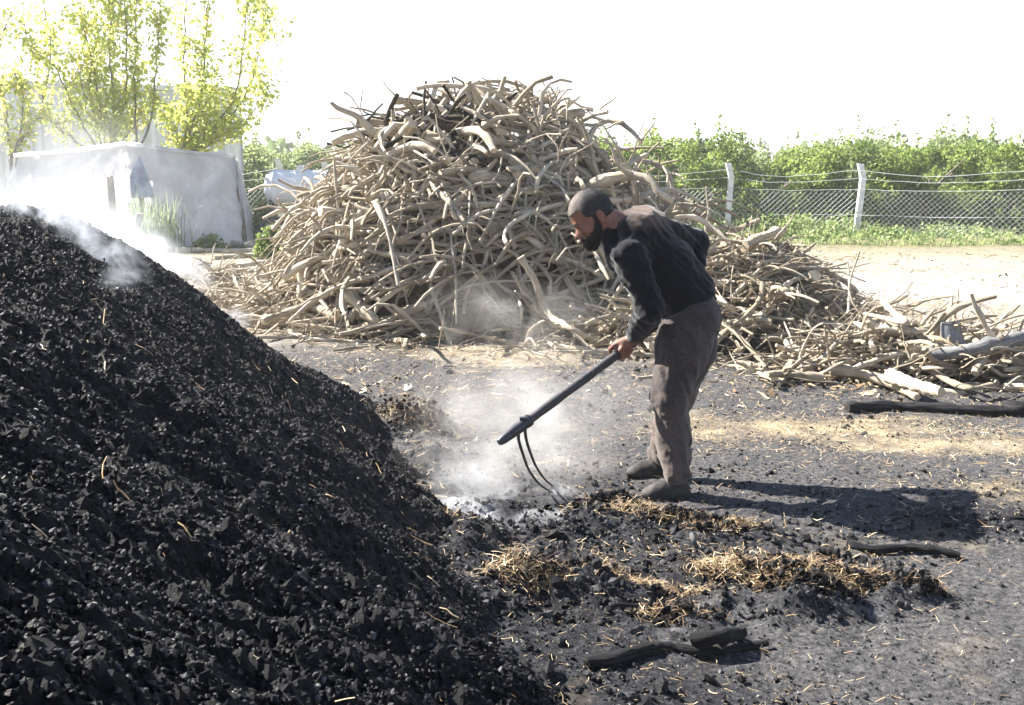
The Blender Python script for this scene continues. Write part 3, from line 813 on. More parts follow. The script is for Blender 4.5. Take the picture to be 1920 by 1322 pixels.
for (cx, cy, rx, ry, h), nm, k in zip(SPW, LOWZ, [20, 12, 7, 7, 8, 13, 9, 5, 12, 9, 9, 6, 5, 8, 8, 7]):
    for i in range(k):
        x, y = cx + rx * .5 * r.normal(), cy + ry * .5 * r.normal()
        L = r.uniform(.35, 1.0); d = r.normal(size=3) * [1.2, .8, .2]; d /= np.linalg.norm(d)
        p = np.array([x, y, float(HS(np.array(x), np.array(y))) + .03])
        P = branch_path(p - d * L * .3, d, L, r, .34, .5, .035, 9)
        r0 = float(r.choice([.014, .022, .032, .045], p=[.3, .33, .24, .13]))
        sz, wd = size_w(r0); rv = r.random()
        branch_obj('branch', P, r0, r, f"{sz} {'paler' if rv > .5 else 'browner'} {wd} in the {nm}", 'branches of the ' + nm, fork=int(r.integers(0, 3)), rv=rv)

gz = gz_full
# ------------------------------------------------------------------ sculpting by blended distance fields
class SDF:
    def __init__(s, lo, hi, h):
        s.lo = np.array(lo, float); s.h = h
        s.n = np.ceil((np.array(hi) - s.lo) / h).astype(int) + 1
        s.D = np.full(s.n, 1.0, np.float32)
        s.ax = [s.lo[i] + h * np.arange(s.n[i]) for i in range(3)]
    def win(s, lo, hi):
        a = np.maximum(np.floor((np.array(lo) - s.lo) / s.h).astype(int), 0); b = np.minimum(np.ceil((np.array(hi) - s.lo) / s.h).astype(int) + 1, s.n)
        sl_ = tuple(slice(a[i], b[i]) for i in range(3))
        g = np.meshgrid(*[s.ax[i][sl_[i]] for i in range(3)], indexing='ij', sparse=True)
        return sl_, g
    def put(s, d, sl_, k, op):
        D = s.D[sl_]
        if op == 'add':
            if k > 0:
                h = np.clip(.5 + .5 * (D - d) / k, 0, 1); D2 = D * (1 - h) + d * h - k * h * (1 - h)
            else: D2 = np.minimum(D, d)
        elif op == 'sub':
            d = -d
            if k > 0:
                h = np.clip(.5 - .5 * (D - d) / k, 0, 1); D2 = D * (1 - h) + d * h + k * h * (1 - h)
            else: D2 = np.maximum(D, d)
        s.D[sl_] = D2
    def cone(s, a, b, ra, rb, k=.02, op='add', ky=1.):
        """tapered limb from a to b; ky > 1 makes it wider across (along y)"""
        a = np.array(a, float); b = np.array(b, float); m = (max(ra, rb) * max(ky, 1) + k + 3 * s.h)
        sl_, (x, y, z) = s.win(np.minimum(a, b) - m, np.maximum(a, b) + m)
        cy = (a[1] + b[1]) / 2
        ab = b - a; ab2 = ab.dot(ab) + 1e-12
        px, py, pz = x - a[0], y - a[1], z - a[2]
        t_ = np.clip((px * ab[0] + py * ab[1] + pz * ab[2]) / ab2, 0, 1)
        dx, dy, dz = px - ab[0] * t_, (py - ab[1] * t_) / ky, pz - ab[2] * t_
        s.put((np.sqrt(dx * dx + dy * dy + dz * dz) - (ra + (rb - ra) * t_)).astype(np.float32), sl_, k, op)
    def ell(s, c, rr, M=None, k=.01, op='add'):
        c = np.array(c, float); rr = np.array(rr, float); m = rr.max() + k + 3 * s.h
        sl_, (x, y, z) = s.win(c - m, c + m)
        x, y, z = x - c[0], y - c[1], z - c[2]
        M = np.eye(3) if M is None else M            # rows: local axes
        u = [(M[i][0] * x + M[i][1] * y + M[i][2] * z) / rr[i] for i in range(3)]
        q = np.sqrt(u[0] ** 2 + u[1] ** 2 + u[2] ** 2); g = np.sqrt((u[0] / rr[0]) ** 2 + (u[1] / rr[1]) ** 2 + (u[2] / rr[2]) ** 2) + 1e-6
        s.put((q * (q - 1) / g).astype(np.float32), sl_, k, op)
    def chain(s, pts, k=.02, op='add', ky=1.):
        for (a, ra), (b, rb) in zip(pts[:-1], pts[1:]): s.cone(a, b, ra, rb, k, op, ky)
    def clip(s, f, k=0.):
        g = np.meshgrid(*s.ax, indexing='ij', sparse=True)
        s.D = np.maximum(s.D, f(*g).astype(np.float32))
    def disp(s, f):
        idx = np.nonzero(np.abs(s.D) < .06)
        P = [s.ax[i][idx[i]] for i in range(3)]
        s.D[idx] += f(*P).astype(np.float32)
    def mesh(s, relax=1):
        D = s.D; S = D < 0
        c = [S[i:S.shape[0] - 1 + i, j:S.shape[1] - 1 + j, k:S.shape[2] - 1 + k] for i in (0, 1) for j in (0, 1) for k in (0, 1)]
        cnt = sum(q.astype(np.int8) for q in c); act = (cnt > 0) & (cnt < 8)
        I = np.argwhere(act); idx = np.full(act.shape, -1); idx[tuple(I.T)] = np.arange(len(I))
        acc = np.zeros((len(I), 3)); w_ = np.zeros(len(I))
        for ax in range(3):
            for u in (0, 1):
                for v in (0, 1):
                    o = [0, 0, 0]; oth = [q for q in range(3) if q != ax]; o[oth[0]] = u; o[oth[1]] = v
                    A = I + o; B = A.copy(); B[:, ax] += 1
                    da = D[tuple(A.T)]; db = D[tuple(B.T)]; m_ = (da < 0) != (db < 0)
                    t_ = da / np.where(m_, da - db, 1); P = A.astype(float); P[:, ax] += t_
                    acc[m_] += P[m_]; w_[m_] += 1
        V = acc / w_[:, None]
        Fs = []
        for ax in range(3):
            b_ = [q for q in range(3) if q != ax]
            sl0 = [slice(1, -1)] * 3; sl0[ax] = slice(0, -1); sl1 = [slice(1, -1)] * 3; sl1[ax] = slice(1, None)
            s0 = S[tuple(sl0)]; s1 = S[tuple(sl1)]
            E_ = np.argwhere(s0 != s1); off = np.array([1, 1, 1]); off[ax] = 0; E_ = E_ + off
            sg = S[tuple(E_.T)]
            q = []
            for du, dv in ((-1, -1), (0, -1), (0, 0), (-1, 0)):
                P = E_.copy(); P[:, b_[0]] += du; P[:, b_[1]] += dv; q.append(idx[tuple(P.T)])
            q = np.stack(q, -1); fl = sg if ax != 1 else ~sg
            q[~fl] = q[~fl][:, ::-1]
            Fs.append(q)
        F = np.concatenate(Fs); F = F[(F >= 0).all(1)]
        V = s.lo + V * s.h
        for _ in range(relax):
            n_ = np.zeros(len(V)); A = np.zeros_like(V)
            for i in range(4):
                np.add.at(A, F[:, i], V[F[:, (i + 1) % 4]]); np.add.at(n_, F[:, i], 1)
            V = V * .5 + .5 * A / np.maximum(n_, 1)[:, None]
        return V, F

# ------------------------------------------------------------------ the man
M_skin = simple('skin', (.27, .125, .085), .5, .35, .16, 26, .0015, 260, col2=(.17, .07, .048))
def cloth(name, c_dark, c_dust, thr, rough=.95, up=.5):
    m, t, b = mat(name)
    p = objco(t)
    g = nn(t, 'ShaderNodeNewGeometry')
    n1 = noise(t, p, 5, 6, .65, .3); n2 = noise(t, p, 90, 3)
    du = math_(t, 'ADD', math_(t, 'MULTIPLY', n1, .6), attr(t, 'dust'))
    c = ramp(t, du, [(thr, c_dark), (thr + .35, c_dust)])
    c = mix(t, .35, c, ramp(t, n2, [(.3, tuple(q * .6 for q in c_dark)), (.7, c_dust)]), 'MIX') if up else c
    t.links.new(c, b.inputs['Base Color']); b.inputs['Roughness'].default_value = rough; b.inputs['Specular IOR Level'].default_value = .12
    b.inputs['Sheen Weight'].default_value = .15
    wv = noise(t, p, 14, 5, .6, .6)
    bump(t, b, math_(t, 'ADD', wv, math_(t, 'MULTIPLY', noise(t, p, 700, 2), .05)), .6, .012)
    return m
M_shirt = cloth('shirt_cloth', (.004, .0042, .007), (.085, .058, .045), .43, up=0)
M_trou = cloth('trouser_cloth', (.026, .022, .024), (.125, .097, .083), .28)
M_hair, t, b = mat('short_hair')
t.links.new(mix(t, attr(t, 'dust'), ramp(t, noise(t, objco(t), 420, 3), [(.35, (.006, .005, .005)), (.65, (.022, .019, .018))]), (.19, .15, .125)), b.inputs['Base Color']); b.inputs['Roughness'].default_value = .7
bump(t, b, noise(t, objco(t), 420, 5), 1, .003)
M_beard = simple('beard_hair', (.010, .008, .008), .7, .4, .4, 60, .002, 420)
M_shoe = simple('dusty_leather', (.030, .026, .025), .7, .3, .45, 14, .002, 120)
M_sole = simple('shoe_sole', (.03, .028, .027), .8, .2, .3, 20)
M_metal = simple('worn_steel', (.05, .052, .06), .45, .5, .3, 20, .0008, 150, metal=.6)
M_handle = simple('handle_wood', (.055, .050, .052), .5, .45, .5, 22, .003, 45, col2=(.022, .021, .024))

FOOT = W(1250, 935, 5.16)
man_c = np.array([FOOT[0], 5.2, 0])
# pole of the drag fork
PA = W(935, 830, 4.86); PB = W(1290, 566, 5.60)
PD = (PB - PA) / np.linalg.norm(PB - PA)
def on_pole(px):
    best = min((abs(960 + 2000 * q[0] / (q[1] * CT - (q[2] - EYE) * ST) - px), i) for i, q in enumerate(PA + PD * s_ for s_ in np.linspace(0, 1.4, 700)))
    return PA + PD * np.linspace(0, 1.4, 700)[best[1]]
# head frame
HCn = W(1107, 400, 5.27)
Fd = np.array([-.875, -.05, -.48]); Fd /= np.linalg.norm(Fd)
Sd = np.array([-.06, 1, 0.]); Sd -= Fd * Sd.dot(Fd); Sd /= np.linalg.norm(Sd)
Ud = np.cross(Fd, Sd); Ud = Ud if Ud[2] > 0 else -Ud
HM = np.array([Fd, Ud, Sd])
HSC = 1.045
def hp(f, u, s_=0.): return HCn + (Fd * f + Ud * u + Sd * s_) * HSC
def he(sd, c, rr, k=.012, op='add'): sd.ell(hp(*c), np.array(rr) * HSC, HM, k, op)
def hc(sd, a, b_, ra, rb, k=.008, op='add'): sd.cone(hp(*a), hp(*b_), ra * HSC, rb * HSC, k, op)
def skull(sd, e=0.):
    he(sd, (-.006, .016, 0), (.098 + e, .094 + e, .076 + e), .01)
    he(sd, (.044, .012, 0), (.045 + e, .052 + e, .058 + e), .03)
    he(sd, (-.05, -.03, 0), (.05 + e, .06 + e, .058 + e), .03)
def face(sd, e=0.):
    he(sd, (.034, -.055, 0), (.050 + e, .074 + e, .052 + e), .03)
    for q in (-1, 1):
        hc(sd, (-.012, -.062, q * .052), (.058, -.132, q * .016), .020 + e, .018 + e, .03)
        he(sd, (.052, -.052, q * .040), (.026 + e, .022 + e, .020 + e), .02)
    he(sd, (.064, -.134, 0), (.024 + e, .022 + e, .026 + e), .02)
    he(sd, (.072, -.10, 0), (.026 + e, .03 + e, .030 + e), .02)
# joints
SHn, ELn, WRn = W(1178, 478, 5.13), W(1218, 580, 5.10), W(1189, 634, 5.30)
SHf, ELf, WRf = W(1222, 425, 5.55), W(1302, 455, 5.80), W(1300, 545, 5.66)
HNn = on_pole(1166)                                    # the gripping left hand
HNf = on_pole(1283)
NK = W(1150, 425, 5.30)
hipn, knn, ann = W(1290, 598, 5.26), W(1258, 742, 5.17), W(1270, 905, 5.13)
hipf, knf, anf = W(1297, 598, 5.48), W(1272, 740, 5.50), W(1238, 870, 5.50)
TOR = [(W(1176, 437, 5.34), .085), (W(1205, 455, 5.35), .125), (W(1248, 500, 5.37), .128), (W(1283, 545, 5.37), .128), (W(1296, 590, 5.37), .128)]

print('building the man')
B_ = SDF((HCn[0] - .22, 4.9, -.02), (TOR[-1][0][0] + .26, 6.0, HCn[2] + .2), .0052)
B_.chain([(a, r_ * .86) for a, r_ in TOR], .05, ky=1.45)
B_.cone(hp(-.035, -.06), NK + [.02, 0, -.01], .062, .075, .03)
B_.cone(NK, TOR[1][0], .07, .09, .05)
for S_, E_, W_ in ((SHn, ELn, WRn), (SHf, ELf, WRf)):
    B_.cone(S_, E_, .058, .043, .04); B_.cone(E_, W_, .044, .028, .02)
for h_, k_, a_ in ((hipn, knn, ann), (hipf, knf, anf)):
    B_.cone(h_, k_, .088, .058, .04); B_.cone(k_, a_, .054, .030, .02)
    B_.cone(a_ + [.0, 0, -.03], a_ + [-.10, -.01, -.050], .032, .022, .03)
skull(B_); face(B_)
# nose, brow, lips, ears, eye sockets
hc(B_, (.080, -.028, 0), (.108, -.068, 0), .0085, .0105, .008)
he(B_, (.107, -.072, 0), (.012, .010, .011), .006)
hc(B_, (.062, -.045, 0), (.088, -.068, 0), .020, .019, .012)
for q in (-1, 1): he(B_, (.098, -.076, q * .012), (.010, .008, .008), .004)
hc(B_, (.082, -.010, -.034), (.082, -.010, .034), .011, .011, .012)
hc(B_, (.092, -.099, -.017), (.101, -.098, 0), .0055, .007, .004); hc(B_, (.092, -.099, .017), (.101, -.098, 0), .0055, .007, .004)
hc(B_, (.088, -.110, -.015), (.096, -.111, 0), .006, .0075, .004); hc(B_, (.088, -.110, .015), (.096, -.111, 0), .006, .0075, .004)
for q in (-1, 1):
    he(B_, (.092, -.032, q * .031), (.018, .011, .016), .008, 'sub')
    he(B_, (.074, -.033, q * .031), (.0125, .0115, .0135), .003)
    he(B_, (-.030, -.030, q * .077), (.020, .032, .0085), .006)
    he(B_, (-.026, -.030, q * .089), (.010, .018, .008), .004, 'sub')
    he(B_, (-.026, -.054, q * .076), (.010, .011, .007), .004)
def hand(sd, C, wrist, back, sgn):
    """a fist closed round the pole at C. back: direction from the pole to the back of the hand"""
    A = PD; b_ = back - A * back.dot(A); b_ /= np.linalg.norm(b_)
    c_ = np.cross(A, b_); c_ /= np.linalg.norm(c_)
    wd = wrist - C
    if c_.dot(wd) < 0: c_ = -c_                          # c_ points towards the wrist side
    rp = .024
    def P(al, deg, rr): a = R(deg); return C + A * al + (b_ * math.cos(a) + c_ * math.sin(a)) * rr
    palm0 = P(0, 62, rp + .018)
    sd.cone(wrist, palm0, .028, .026, .02)
    ln = [.072, .080, .075, .060]
    for i in range(4):
        al = (1.5 - i) * .0205 * sgn * -1
        kn = P(al, 14 - i * 2, rp + .019)
        sd.cone(palm0 * .55 + wrist * .45 + A * al * .45, kn, .017, .0125, .012)
        sd.ell(kn + b_ * .003, (.0118,) * 3, k=.006)
        # three bones bent round the pole, each finger its own length
        a0 = 14 - i * 2; j1 = P(al, a0 - 62 * ln[i] / .075, rp + .013); j2 = P(al * .98, a0 - 122 * ln[i] / .075, rp + .010); j3 = P(al * .96, a0 - 172 * ln[i] / .075, rp + .008)
        sd.cone(kn, j1, .0108, .0100, .002); sd.cone(j1, j2, .0100, .0092, .002); sd.cone(j2, j3, .0090, .0078, .002)
    # thumb from the side of the palm, over the top of the pole
    t0 = P(sgn * -.030, 70, rp + .024); t1 = P(sgn * -.044, 105, rp + .018); t2 = P(sgn * -.052, 150, rp + .012); t3 = P(sgn * -.054, 190, rp + .010)
    sd.cone(palm0 * .5 + wrist * .5, t0, .018, .015, .012); sd.cone(t0, t1, .0135, .0120, .004); sd.cone(t1, t2, .0118, .0108, .003); sd.cone(t2, t3, .0105, .009, .003)
hand(B_, HNn, WRn + (HNn - WRn) * .12, np.array([-.1, -1, .1]), 1)
hand(B_, HNf, WRf, np.array([.5, 1, .2]), 1)
V, F = B_.mesh(1)
man = obj('person', mesh_np('person', V - man_c, F, True), M_skin, loc=man_c, cat='person',
    label='bearded man in black shirt and dusty grey trousers bending over a long fork')

# --- shirt
S_ = SDF((NK[0] - .1, 4.9, .75), (ELf[0] + .2, 6.0, HCn[2] + .08), .006)
S_.chain([(TOR[0][0], .088), (TOR[1][0] + [0, 0, -.01], .140), (TOR[2][0] + [.0, 0, -.01], .150), (TOR[3][0] + [-.01, 0, -.01], .152), (TOR[4][0] + [-.01, 0, 0], .150)], .05, ky=1.3)
S_.cone(W(1195, 432, 5.2), W(1215, 425, 5.5), .085, .09, .05)                 # shoulder yoke
S_.ell(W(1205, 412, 5.38), (.10, .15, .06), k=.06)                           # rounded upper back
S_.cone(W(1185, 487, 5.22), W(1188, 500, 5.35), .065, .065, .06)             # chest hang
for a, e_, w_ in ((SHn, ELn, WRn), (SHf, ELf, WRf)):
    S_.cone(a, e_, .082, .072, .045); S_.cone(e_, e_ + (w_ - e_) * .86, .073, .050, .02)
S_.cone(hp(-.05, -.085), NK + [.03, 0, -.02], .058, .085, .02)               # collar
S_.cone(W(1138, 444, 5.22), W(1158, 492, 5.2), .03, .05, .03)                # placket hanging open
# cuts: hem at the belt, neck opening
b0, b1 = W(1248, 603, 5.3), W(1340, 541, 5.3)
hd = b1 - b0; hn = np.array([hd[2], 0, -hd[0]]); hn = hn / np.linalg.norm(hn); hn = hn if hn[2] < 0 else -hn
def hem(x, y, z):
    d = (x - b0[0]) * hn[0] + (z - b0[2]) * hn[2] - .012 - .006 * np.sin(y * 40)
    arm = (np.hypot(x - ELn[0], z - ELn[2]) < 0)                             # nothing
    near = (y < 5.215) & (x < 1.5)
    return np.where((x > W(1236, 600, 5.2)[0]), d, -1.) 
S_.clip(hem)
nk = hp(.01, -.02)
S_.ell(hp(.0, .01), (.125, .10, .11), HM, .004, 'sub')
def folds(x, y, z):
    # folds gather at the elbow, under the arm and along the waist
    a = vn((x * .8 + z * .6) * 34, (z * .8 - x * .6) * 10, y * 12, 201)
    b_ = vn((x - z) * 9, (x + z) * 26, y * 8, 202)
    near_el = np.exp(-(((x - ELn[0]) ** 2 + (y - ELn[1]) ** 2 + (z - ELn[2]) ** 2) / .16 ** 2))
    b_ = np.abs(b_) * 2 - .7; a = np.where(near_el > .3, np.abs(a) * 1.6 - .5, a)
    return a * (.005 + .008 * near_el) + b_ * .0062 + .003 * vn(x * 60, y * 60, z * 60, 203)
S_.disp(folds)
V, F = S_.mesh(1)
# dust on the upper back, where the photo shows the cloth brown
dust = np.exp(-(((V[:, 0] - W(1215, 400, 5.35)[0]) / .12) ** 2 + ((V[:, 2] - W(1215, 400, 5.35)[2] - .01) / .075) ** 2)) * .62 + sst(.0, .4, vn(V[:, 0] * 9, V[:, 1] * 9, V[:, 2] * 9, 204)) * .06
obj('shirt', mesh_np('shirt', V - man_c, F, True, {'dust': dust}), M_shirt, parent=man)

# --- trousers
T_ = SDF((FOOT[0] - .22, 4.9, .0), (TOR[-1][0][0] + .26, 5.8, 1.2), .006)
wa = (b0 + b1) / 2
T_.cone(W(1295, 568, 5.37), W(1296, 596, 5.37), .122, .135, .04, ky=1.28)
T_.ell(W(1303, 598, 5.27), (.125, .12, .13), k=.05); T_.ell(W(1303, 598, 5.47), (.125, .12, .13), k=.05)
T_.chain([(hipn, .128), (W(1279, 650, 5.21), .128), (knn, .090), (W(1262, 820, 5.15), .078), (W(1267, 886, 5.13), .079)], .04)
T_.chain([(hipf + [.01, 0, 0], .125), (W(1296, 655, 5.49), .120), (knf, .084), (W(1252, 800, 5.50), .070), (W(1238, 858, 5.50), .068)], .03)
T_.clip(lambda x, y, z: -((x - b0[0]) * hn[0] + (z - b0[2]) * hn[2]) - .018)
zn_, zf_ = W(1267, 900, 5.13)[2], W(1238, 872, 5.5)[2]
def cuffs(x, y, z):
    return np.where(y < 5.31, zn_ + .012 * np.sin(x * 30) - z + (x - 0.8) * .05, zf_ - .022 + .008 * np.sin(x * 25) - z)
T_.clip(cuffs)
def tf(x, y, z):
    low = sst(.35, .08, z)
    a = (np.abs(vn(x * 17 + z * 5, y * 17, z * 3.5, 211)) * 2 - .7) * .011           # long creases
    b_ = (np.abs(vn(x * 7, y * 7, z * 26 + x * 13, 212)) * 2 - .7) * (.003 + .012 * low)  # rings bunched over the shoe
    kn = np.exp(-((z - knn[2]) / .09) ** 2) * vn(x * 12 - z * 20, y * 10, z * 24 + x * 20, 213) * .007
    return a + b_ + kn + .0025 * vn(x * 60, y * 60, z * 60, 214)
T_.disp(tf)
# slant pocket: a sewn welt
V, F = T_.mesh(1)
dust = .28 * sst(.75, .25, V[:, 2]) + .12 * vn(V[:, 0] * 6, V[:, 1] * 6, V[:, 2] * 6, 215)
tr = obj('trousers', mesh_np('trousers', V - man_c, F, True, {'dust': dust}), M_trou, parent=man)
# belt loops
for px, py, Y_ in ((1334, 547, 5.225), (1312, 561, 5.195)):
    q = W(px, py, Y_); u = -hn
    P = np.array([q + u * .004, q - u * .02 - [0, .004, 0], q - u * .045])
    V, F, bk, e = tube(P, .0055, 6, True)
    obj('belt_loop', mesh_np('belt_loop', V - man_c, F, True), M_trou, parent=tr)

# --- hair and beard: thin cropped shells over the skin
Hh = SDF(HCn - .18, HCn + .18, .0036)
skull(Hh, .0032)
def hfu(x, y, z):
    x, y, z = x - HCn[0], y - HCn[1], z - HCn[2]
    f = (x * Fd[0] + y * Fd[1] + z * Fd[2]) / HSC; u = (x * Ud[0] + y * Ud[1] + z * Ud[2]) / HSC; s_ = (x * Sd[0] + y * Sd[1] + z * Sd[2]) / HSC
    return f, u, s_
def hairline(x, y, z):
    f, u, s_ = hfu(x, y, z)
    lim = np.interp(f, [-.12, -.07, -.045, -.04, -.016, -.012, .003, .010, .036, .046, .075, .10], [-.062, -.062, -.05, -.002, -.002, -.05, -.05, -.004, .0, .044, .040, .030])
    return lim + .006 * vn(x * 110, y * 110, z * 110, 224) - u
Hh.clip(hairline)
Hh.disp(lambda x, y, z: .0012 * vn(x * 220, y * 220, z * 220, 221))
V, F = Hh.mesh(1)
def stubble(V, F, n, L, seed):
    r = np.random.default_rng(seed); k = r.integers(0, len(F), n); P = V[F[k]].mean(1); nr = np.cross(V[F[k, 1]] - V[F[k, 0]], V[F[k, 2]] - V[F[k, 0]]); nr /= np.linalg.norm(nr, axis=1)[:, None] + 1e-9
    d = nr + r.normal(0, .35, (n, 3)) - Ud * .4; d /= np.linalg.norm(d, axis=1)[:, None]; s_ = np.cross(d, r.normal(size=(n, 3))); s_ /= np.linalg.norm(s_, axis=1)[:, None]
    V2 = np.stack([P - s_ * .0006, P + s_ * .0006, P + d * (L * r.uniform(.5, 1.2, n))[:, None]], 1).reshape(-1, 3)
    return np.concatenate([V, V2]), [F, len(V) + np.arange(n * 3).reshape(-1, 3)]
V, F = stubble(V, F, 9000, .006, 31)
hf, hu, hs = hfu(V[:, 0], V[:, 1], V[:, 2])
dust = .8 * sst(.015, .085, hf * .75 + hu * .45) + .25 * vn(V[:, 0] * 60, V[:, 1] * 60, V[:, 2] * 60, 225)
obj('hair', mesh_np('hair', V - man_c, F, True, {'dust': np.clip(dust, 0, 1)}), M_hair, parent=man)
Bb = SDF(HCn - .2, HCn + .18, .0036)
skull(Bb, .002); face(Bb, .0036)
def beardline(x, y, z):
    f, u, s_ = hfu(x, y, z)
    top = np.interp(f, [-.03, -.012, .0, .007, .02, .04, .06, .088, .12], [-.02, -.010, -.010, -.045, -.062, -.076, -.086, -.083, -.083])
    d = u - top
    d = np.maximum(d, -.014 - f)                                             # nothing behind the ear
    lip = .0105 - np.sqrt(((u + .105) / 1.0) ** 2 + (s_ / 2.0) ** 2) 
    d = d + .005 * vn(x * 90, y * 90, z * 90, 223)
    return np.maximum(d, np.where(f > .07, lip, -1))
Bb.clip(beardline)
Bb.disp(lambda x, y, z: .0016 * vn(x * 200, y * 200, z * 200, 222))
V, F = Bb.mesh(1)
V, F = stubble(V, F, 8000, .009, 32)
obj('beard', mesh_np('beard', V - man_c, F, True), M_beard, parent=man)
for q in (-1, 1):
    mb = MB(); V, F, bk, e = tube(resample([hp(.0905, -.012, q * .014), hp(.0935, -.008, q * .028), hp(.080, -.012, q * .048)], 7), np.array([.003, .0048, .005, .005, .0045, .0035, .002]), 6); mb.add(V, F)
    obj('eyebrow', mb.me('eyebrow', True, man_c), M_beard, parent=man)
M_eye = simple('dark_eye', (.05, .035, .03), .2, .5, .2)
for q in (-1, 1):
    mb = MB(); V, F, bk, e = tube(resample([hp(.0845, -.032, q * .020), hp(.0895, -.030, q * .031), hp(.082, -.033, q * .042)], 6), np.array([.001, .0022, .003, .003, .0022, .001]), 6); mb.add(V, F)
    obj('eye', mb.me('eye', True, man_c), M_eye, parent=man)

# --- socks and shoes
M_sock = simple('dark_sock', (.02, .02, .022), .9, .1, .3, 60)
for a_ in (ann, anf):
    V, F, bk, e = tube(resample([a_ + [0, 0, .16], a_ + [0, 0, .06], a_ + [-.005, 0, -.05]], 8), .046, 14); obj('sock', mesh_np('sock', V - man_c, F, True), M_sock, parent=man)
def shoe(name, toe, heel, zb):
    toe = np.array(toe); heel = np.array(heel)
    d = toe - heel; L = np.linalg.norm(d); d /= L; n_ = np.array([-d[1], d[0], 0])
    s = SDF(np.minimum(toe, heel) - .1, np.maximum(toe, heel) + [.1, .1, .16], .005)
    M_ = np.array([d, n_, [0, 0, 1]])
    P = lambda a, u: heel + d * L * a + [0, 0, u]
    s.cone(P(.13, .032), P(.5, .03), .036, .036, .03); s.cone(P(.5, .03), P(.84, .02), .036, .036, .03)
    s.ell(P(.80, .022), (.06, .046, .03), M_, .02)
    s.ell(P(.55, .045), (.07, .036, .04), M_, .03)
    s.cone(P(.2, .04), P(.26, .115), .040, .044, .03)
    s.clip(lambda x, y, z: zb + .012 - z)
    s.disp(lambda x, y, z: .0025 * vn(x * 40, y * 40, z * 40, 231))
    V, F = s.mesh(1)
    o = obj('shoe', mesh_np('shoe', V - man_c, F, True), M_shoe, parent=man)
    # sole with a heel block
    k = 40; a = np.linspace(0, 2 * np.pi, k, endpoint=False)
    u = (np.cos(a) * .5 + .5) * 1.06 - .03; hw = .045 * np.sin(np.abs(a if 0 else a)) * (1 + .12 * np.cos(a)) 
    prof = [(0, 1), (.014, 1.05), (.018, .98)]
    Vs = np.concatenate([np.stack([heel[0] + d[0] * L * u + n_[0] * hw * q, heel[1] + d[1] * L * u + n_[1] * hw * q, np.full(k, zb + h_)], -1) for h_, q in prof])
    Fs = np.concatenate([np.stack([i_ * k + np.arange(k), i_ * k + (np.arange(k) + 1) % k, (i_ + 1) * k + (np.arange(k) + 1) % k, (i_ + 1) * k + np.arange(k)], -1) for i_ in range(2)])
    me = mesh_np('sole', Vs - man_c, [Fs, np.arange(k)[::-1][None], (2 * k + np.arange(k))[None]], True)
    sl_ = obj('sole', me, M_sole, parent=o)
    mb = MB()
    for j in range(4):
        q = P(.42 + j * .085, .083 - j * .012); V, F, bk, e = tube(np.array([q - n_ * .022, q + [0, 0, .004], q + n_ * .022]), .0022, 5); mb.add(V, F)
    obj('laces', mb.me('laces', True, man_c), M_sole, parent=o)
for tpx, hpx, Y_t, Y_h in (((1206, 934), (1292, 934), 5.09, 5.11), ((1178, 888), (1256, 886), 5.50, 5.52)):
    a = W(*tpx, Y_t); b_ = W(*hpx, Y_h); zb = float(gz(b_[0], b_[1])) + .0
    a[2] = b_[2] = zb; shoe('shoe', a, b_, zb)

# ------------------------------------------------------------------ the long-handled drag fork
mb = MB(); P = np.array([PA + PD * s_ for s_ in np.linspace(.09, np.linalg.norm(PB - PA) + .12, 26)])
V, F, bk, e = tube(P, .0225 + .0012 * np.sin(np.arange(26) * 1.7), 14, True, .02, np.random.default_rng(4)); mb.add(V, F)
fc = PA
fork = obj('drag_fork', None, loc=fc, cat='fork', label='long dark-handled drag fork with two curved tines held by the man')
obj('handle', mb.me('handle', True, fc), M_handle, parent=fork)
P = np.array([PA + PD * s_ for s_ in (0, .01, .03, .12, .17, .176, .2, .205)])
V, F, bk, e = tube(P, np.array([.014, .020, .023, .0285, .0285, .031, .031, .026]), 14)
mb = MB(); mb.add(V, F); q = PA + PD * .155
V, F = box_vf(q - .014 + [0, 0, .012], q + .014 + [0, 0, .024], .002); mb.add(V, F)
obj('socket', mb.me('socket', True, fc), M_metal, parent=fork)
for s0, pts in ((.135, [(972, 822, 4.93), (980, 850, 4.95), (992, 882, 5.0), (1012, 908, 5.07), (1040, 926, 5.17)]), (.175, [(985, 815, 4.99), (993, 845, 5.02), (1007, 878, 5.08), (1028, 905, 5.16), (1056, 921, 5.27)])):
    Q = [PA + PD * s0] + [W(a, b_, c_) for a, b_, c_ in pts]
    Q = resample(Q, 20); V, F, bk, e = tube(Q, np.linspace(.0085, .0038, 20), 8)
    mb = MB(); mb.add(V, F); obj('tine', mb.me('tine', True, fc), M_metal, parent=fork)
# ------------------------------------------------------------------ far side: trees, fence, buildings
def leaves(n_pts, size, r, rnd=None, droop=.3):
    """leaf-sized faces, each folded along its middle"""
    n = len(n_pts)
    d = r.normal(size=(n, 3)) + [0, 0, -droop]; d /= np.linalg.norm(d, axis=1)[:, None]
    s_ = np.cross(d, r.normal(size=(n, 3)) + [0, 0, 1.2]); s_ /= np.linalg.norm(s_, axis=1)[:, None] + 1e-9
    nr = np.cross(s_, d); L = size * r.uniform(.6, 1.3, n)
    P = [n_pts, n_pts + d * (L * .45)[:, None] + s_ * (L * .42)[:, None] + nr * (L * .1)[:, None], n_pts + d * L[:, None], n_pts + d * (L * .45)[:, None] - s_ * (L * .42)[:, None] + nr * (L * .1)[:, None]]
    V = np.stack(P, 1).reshape(-1, 3); b_ = (np.arange(n) * 4)[:, None]
    F = np.concatenate([b_ + np.array([[0, 1, 2]]), b_ + np.array([[0, 2, 3]])])
    return V, F, np.repeat(r.random(n) if rnd is None else rnd, 4)
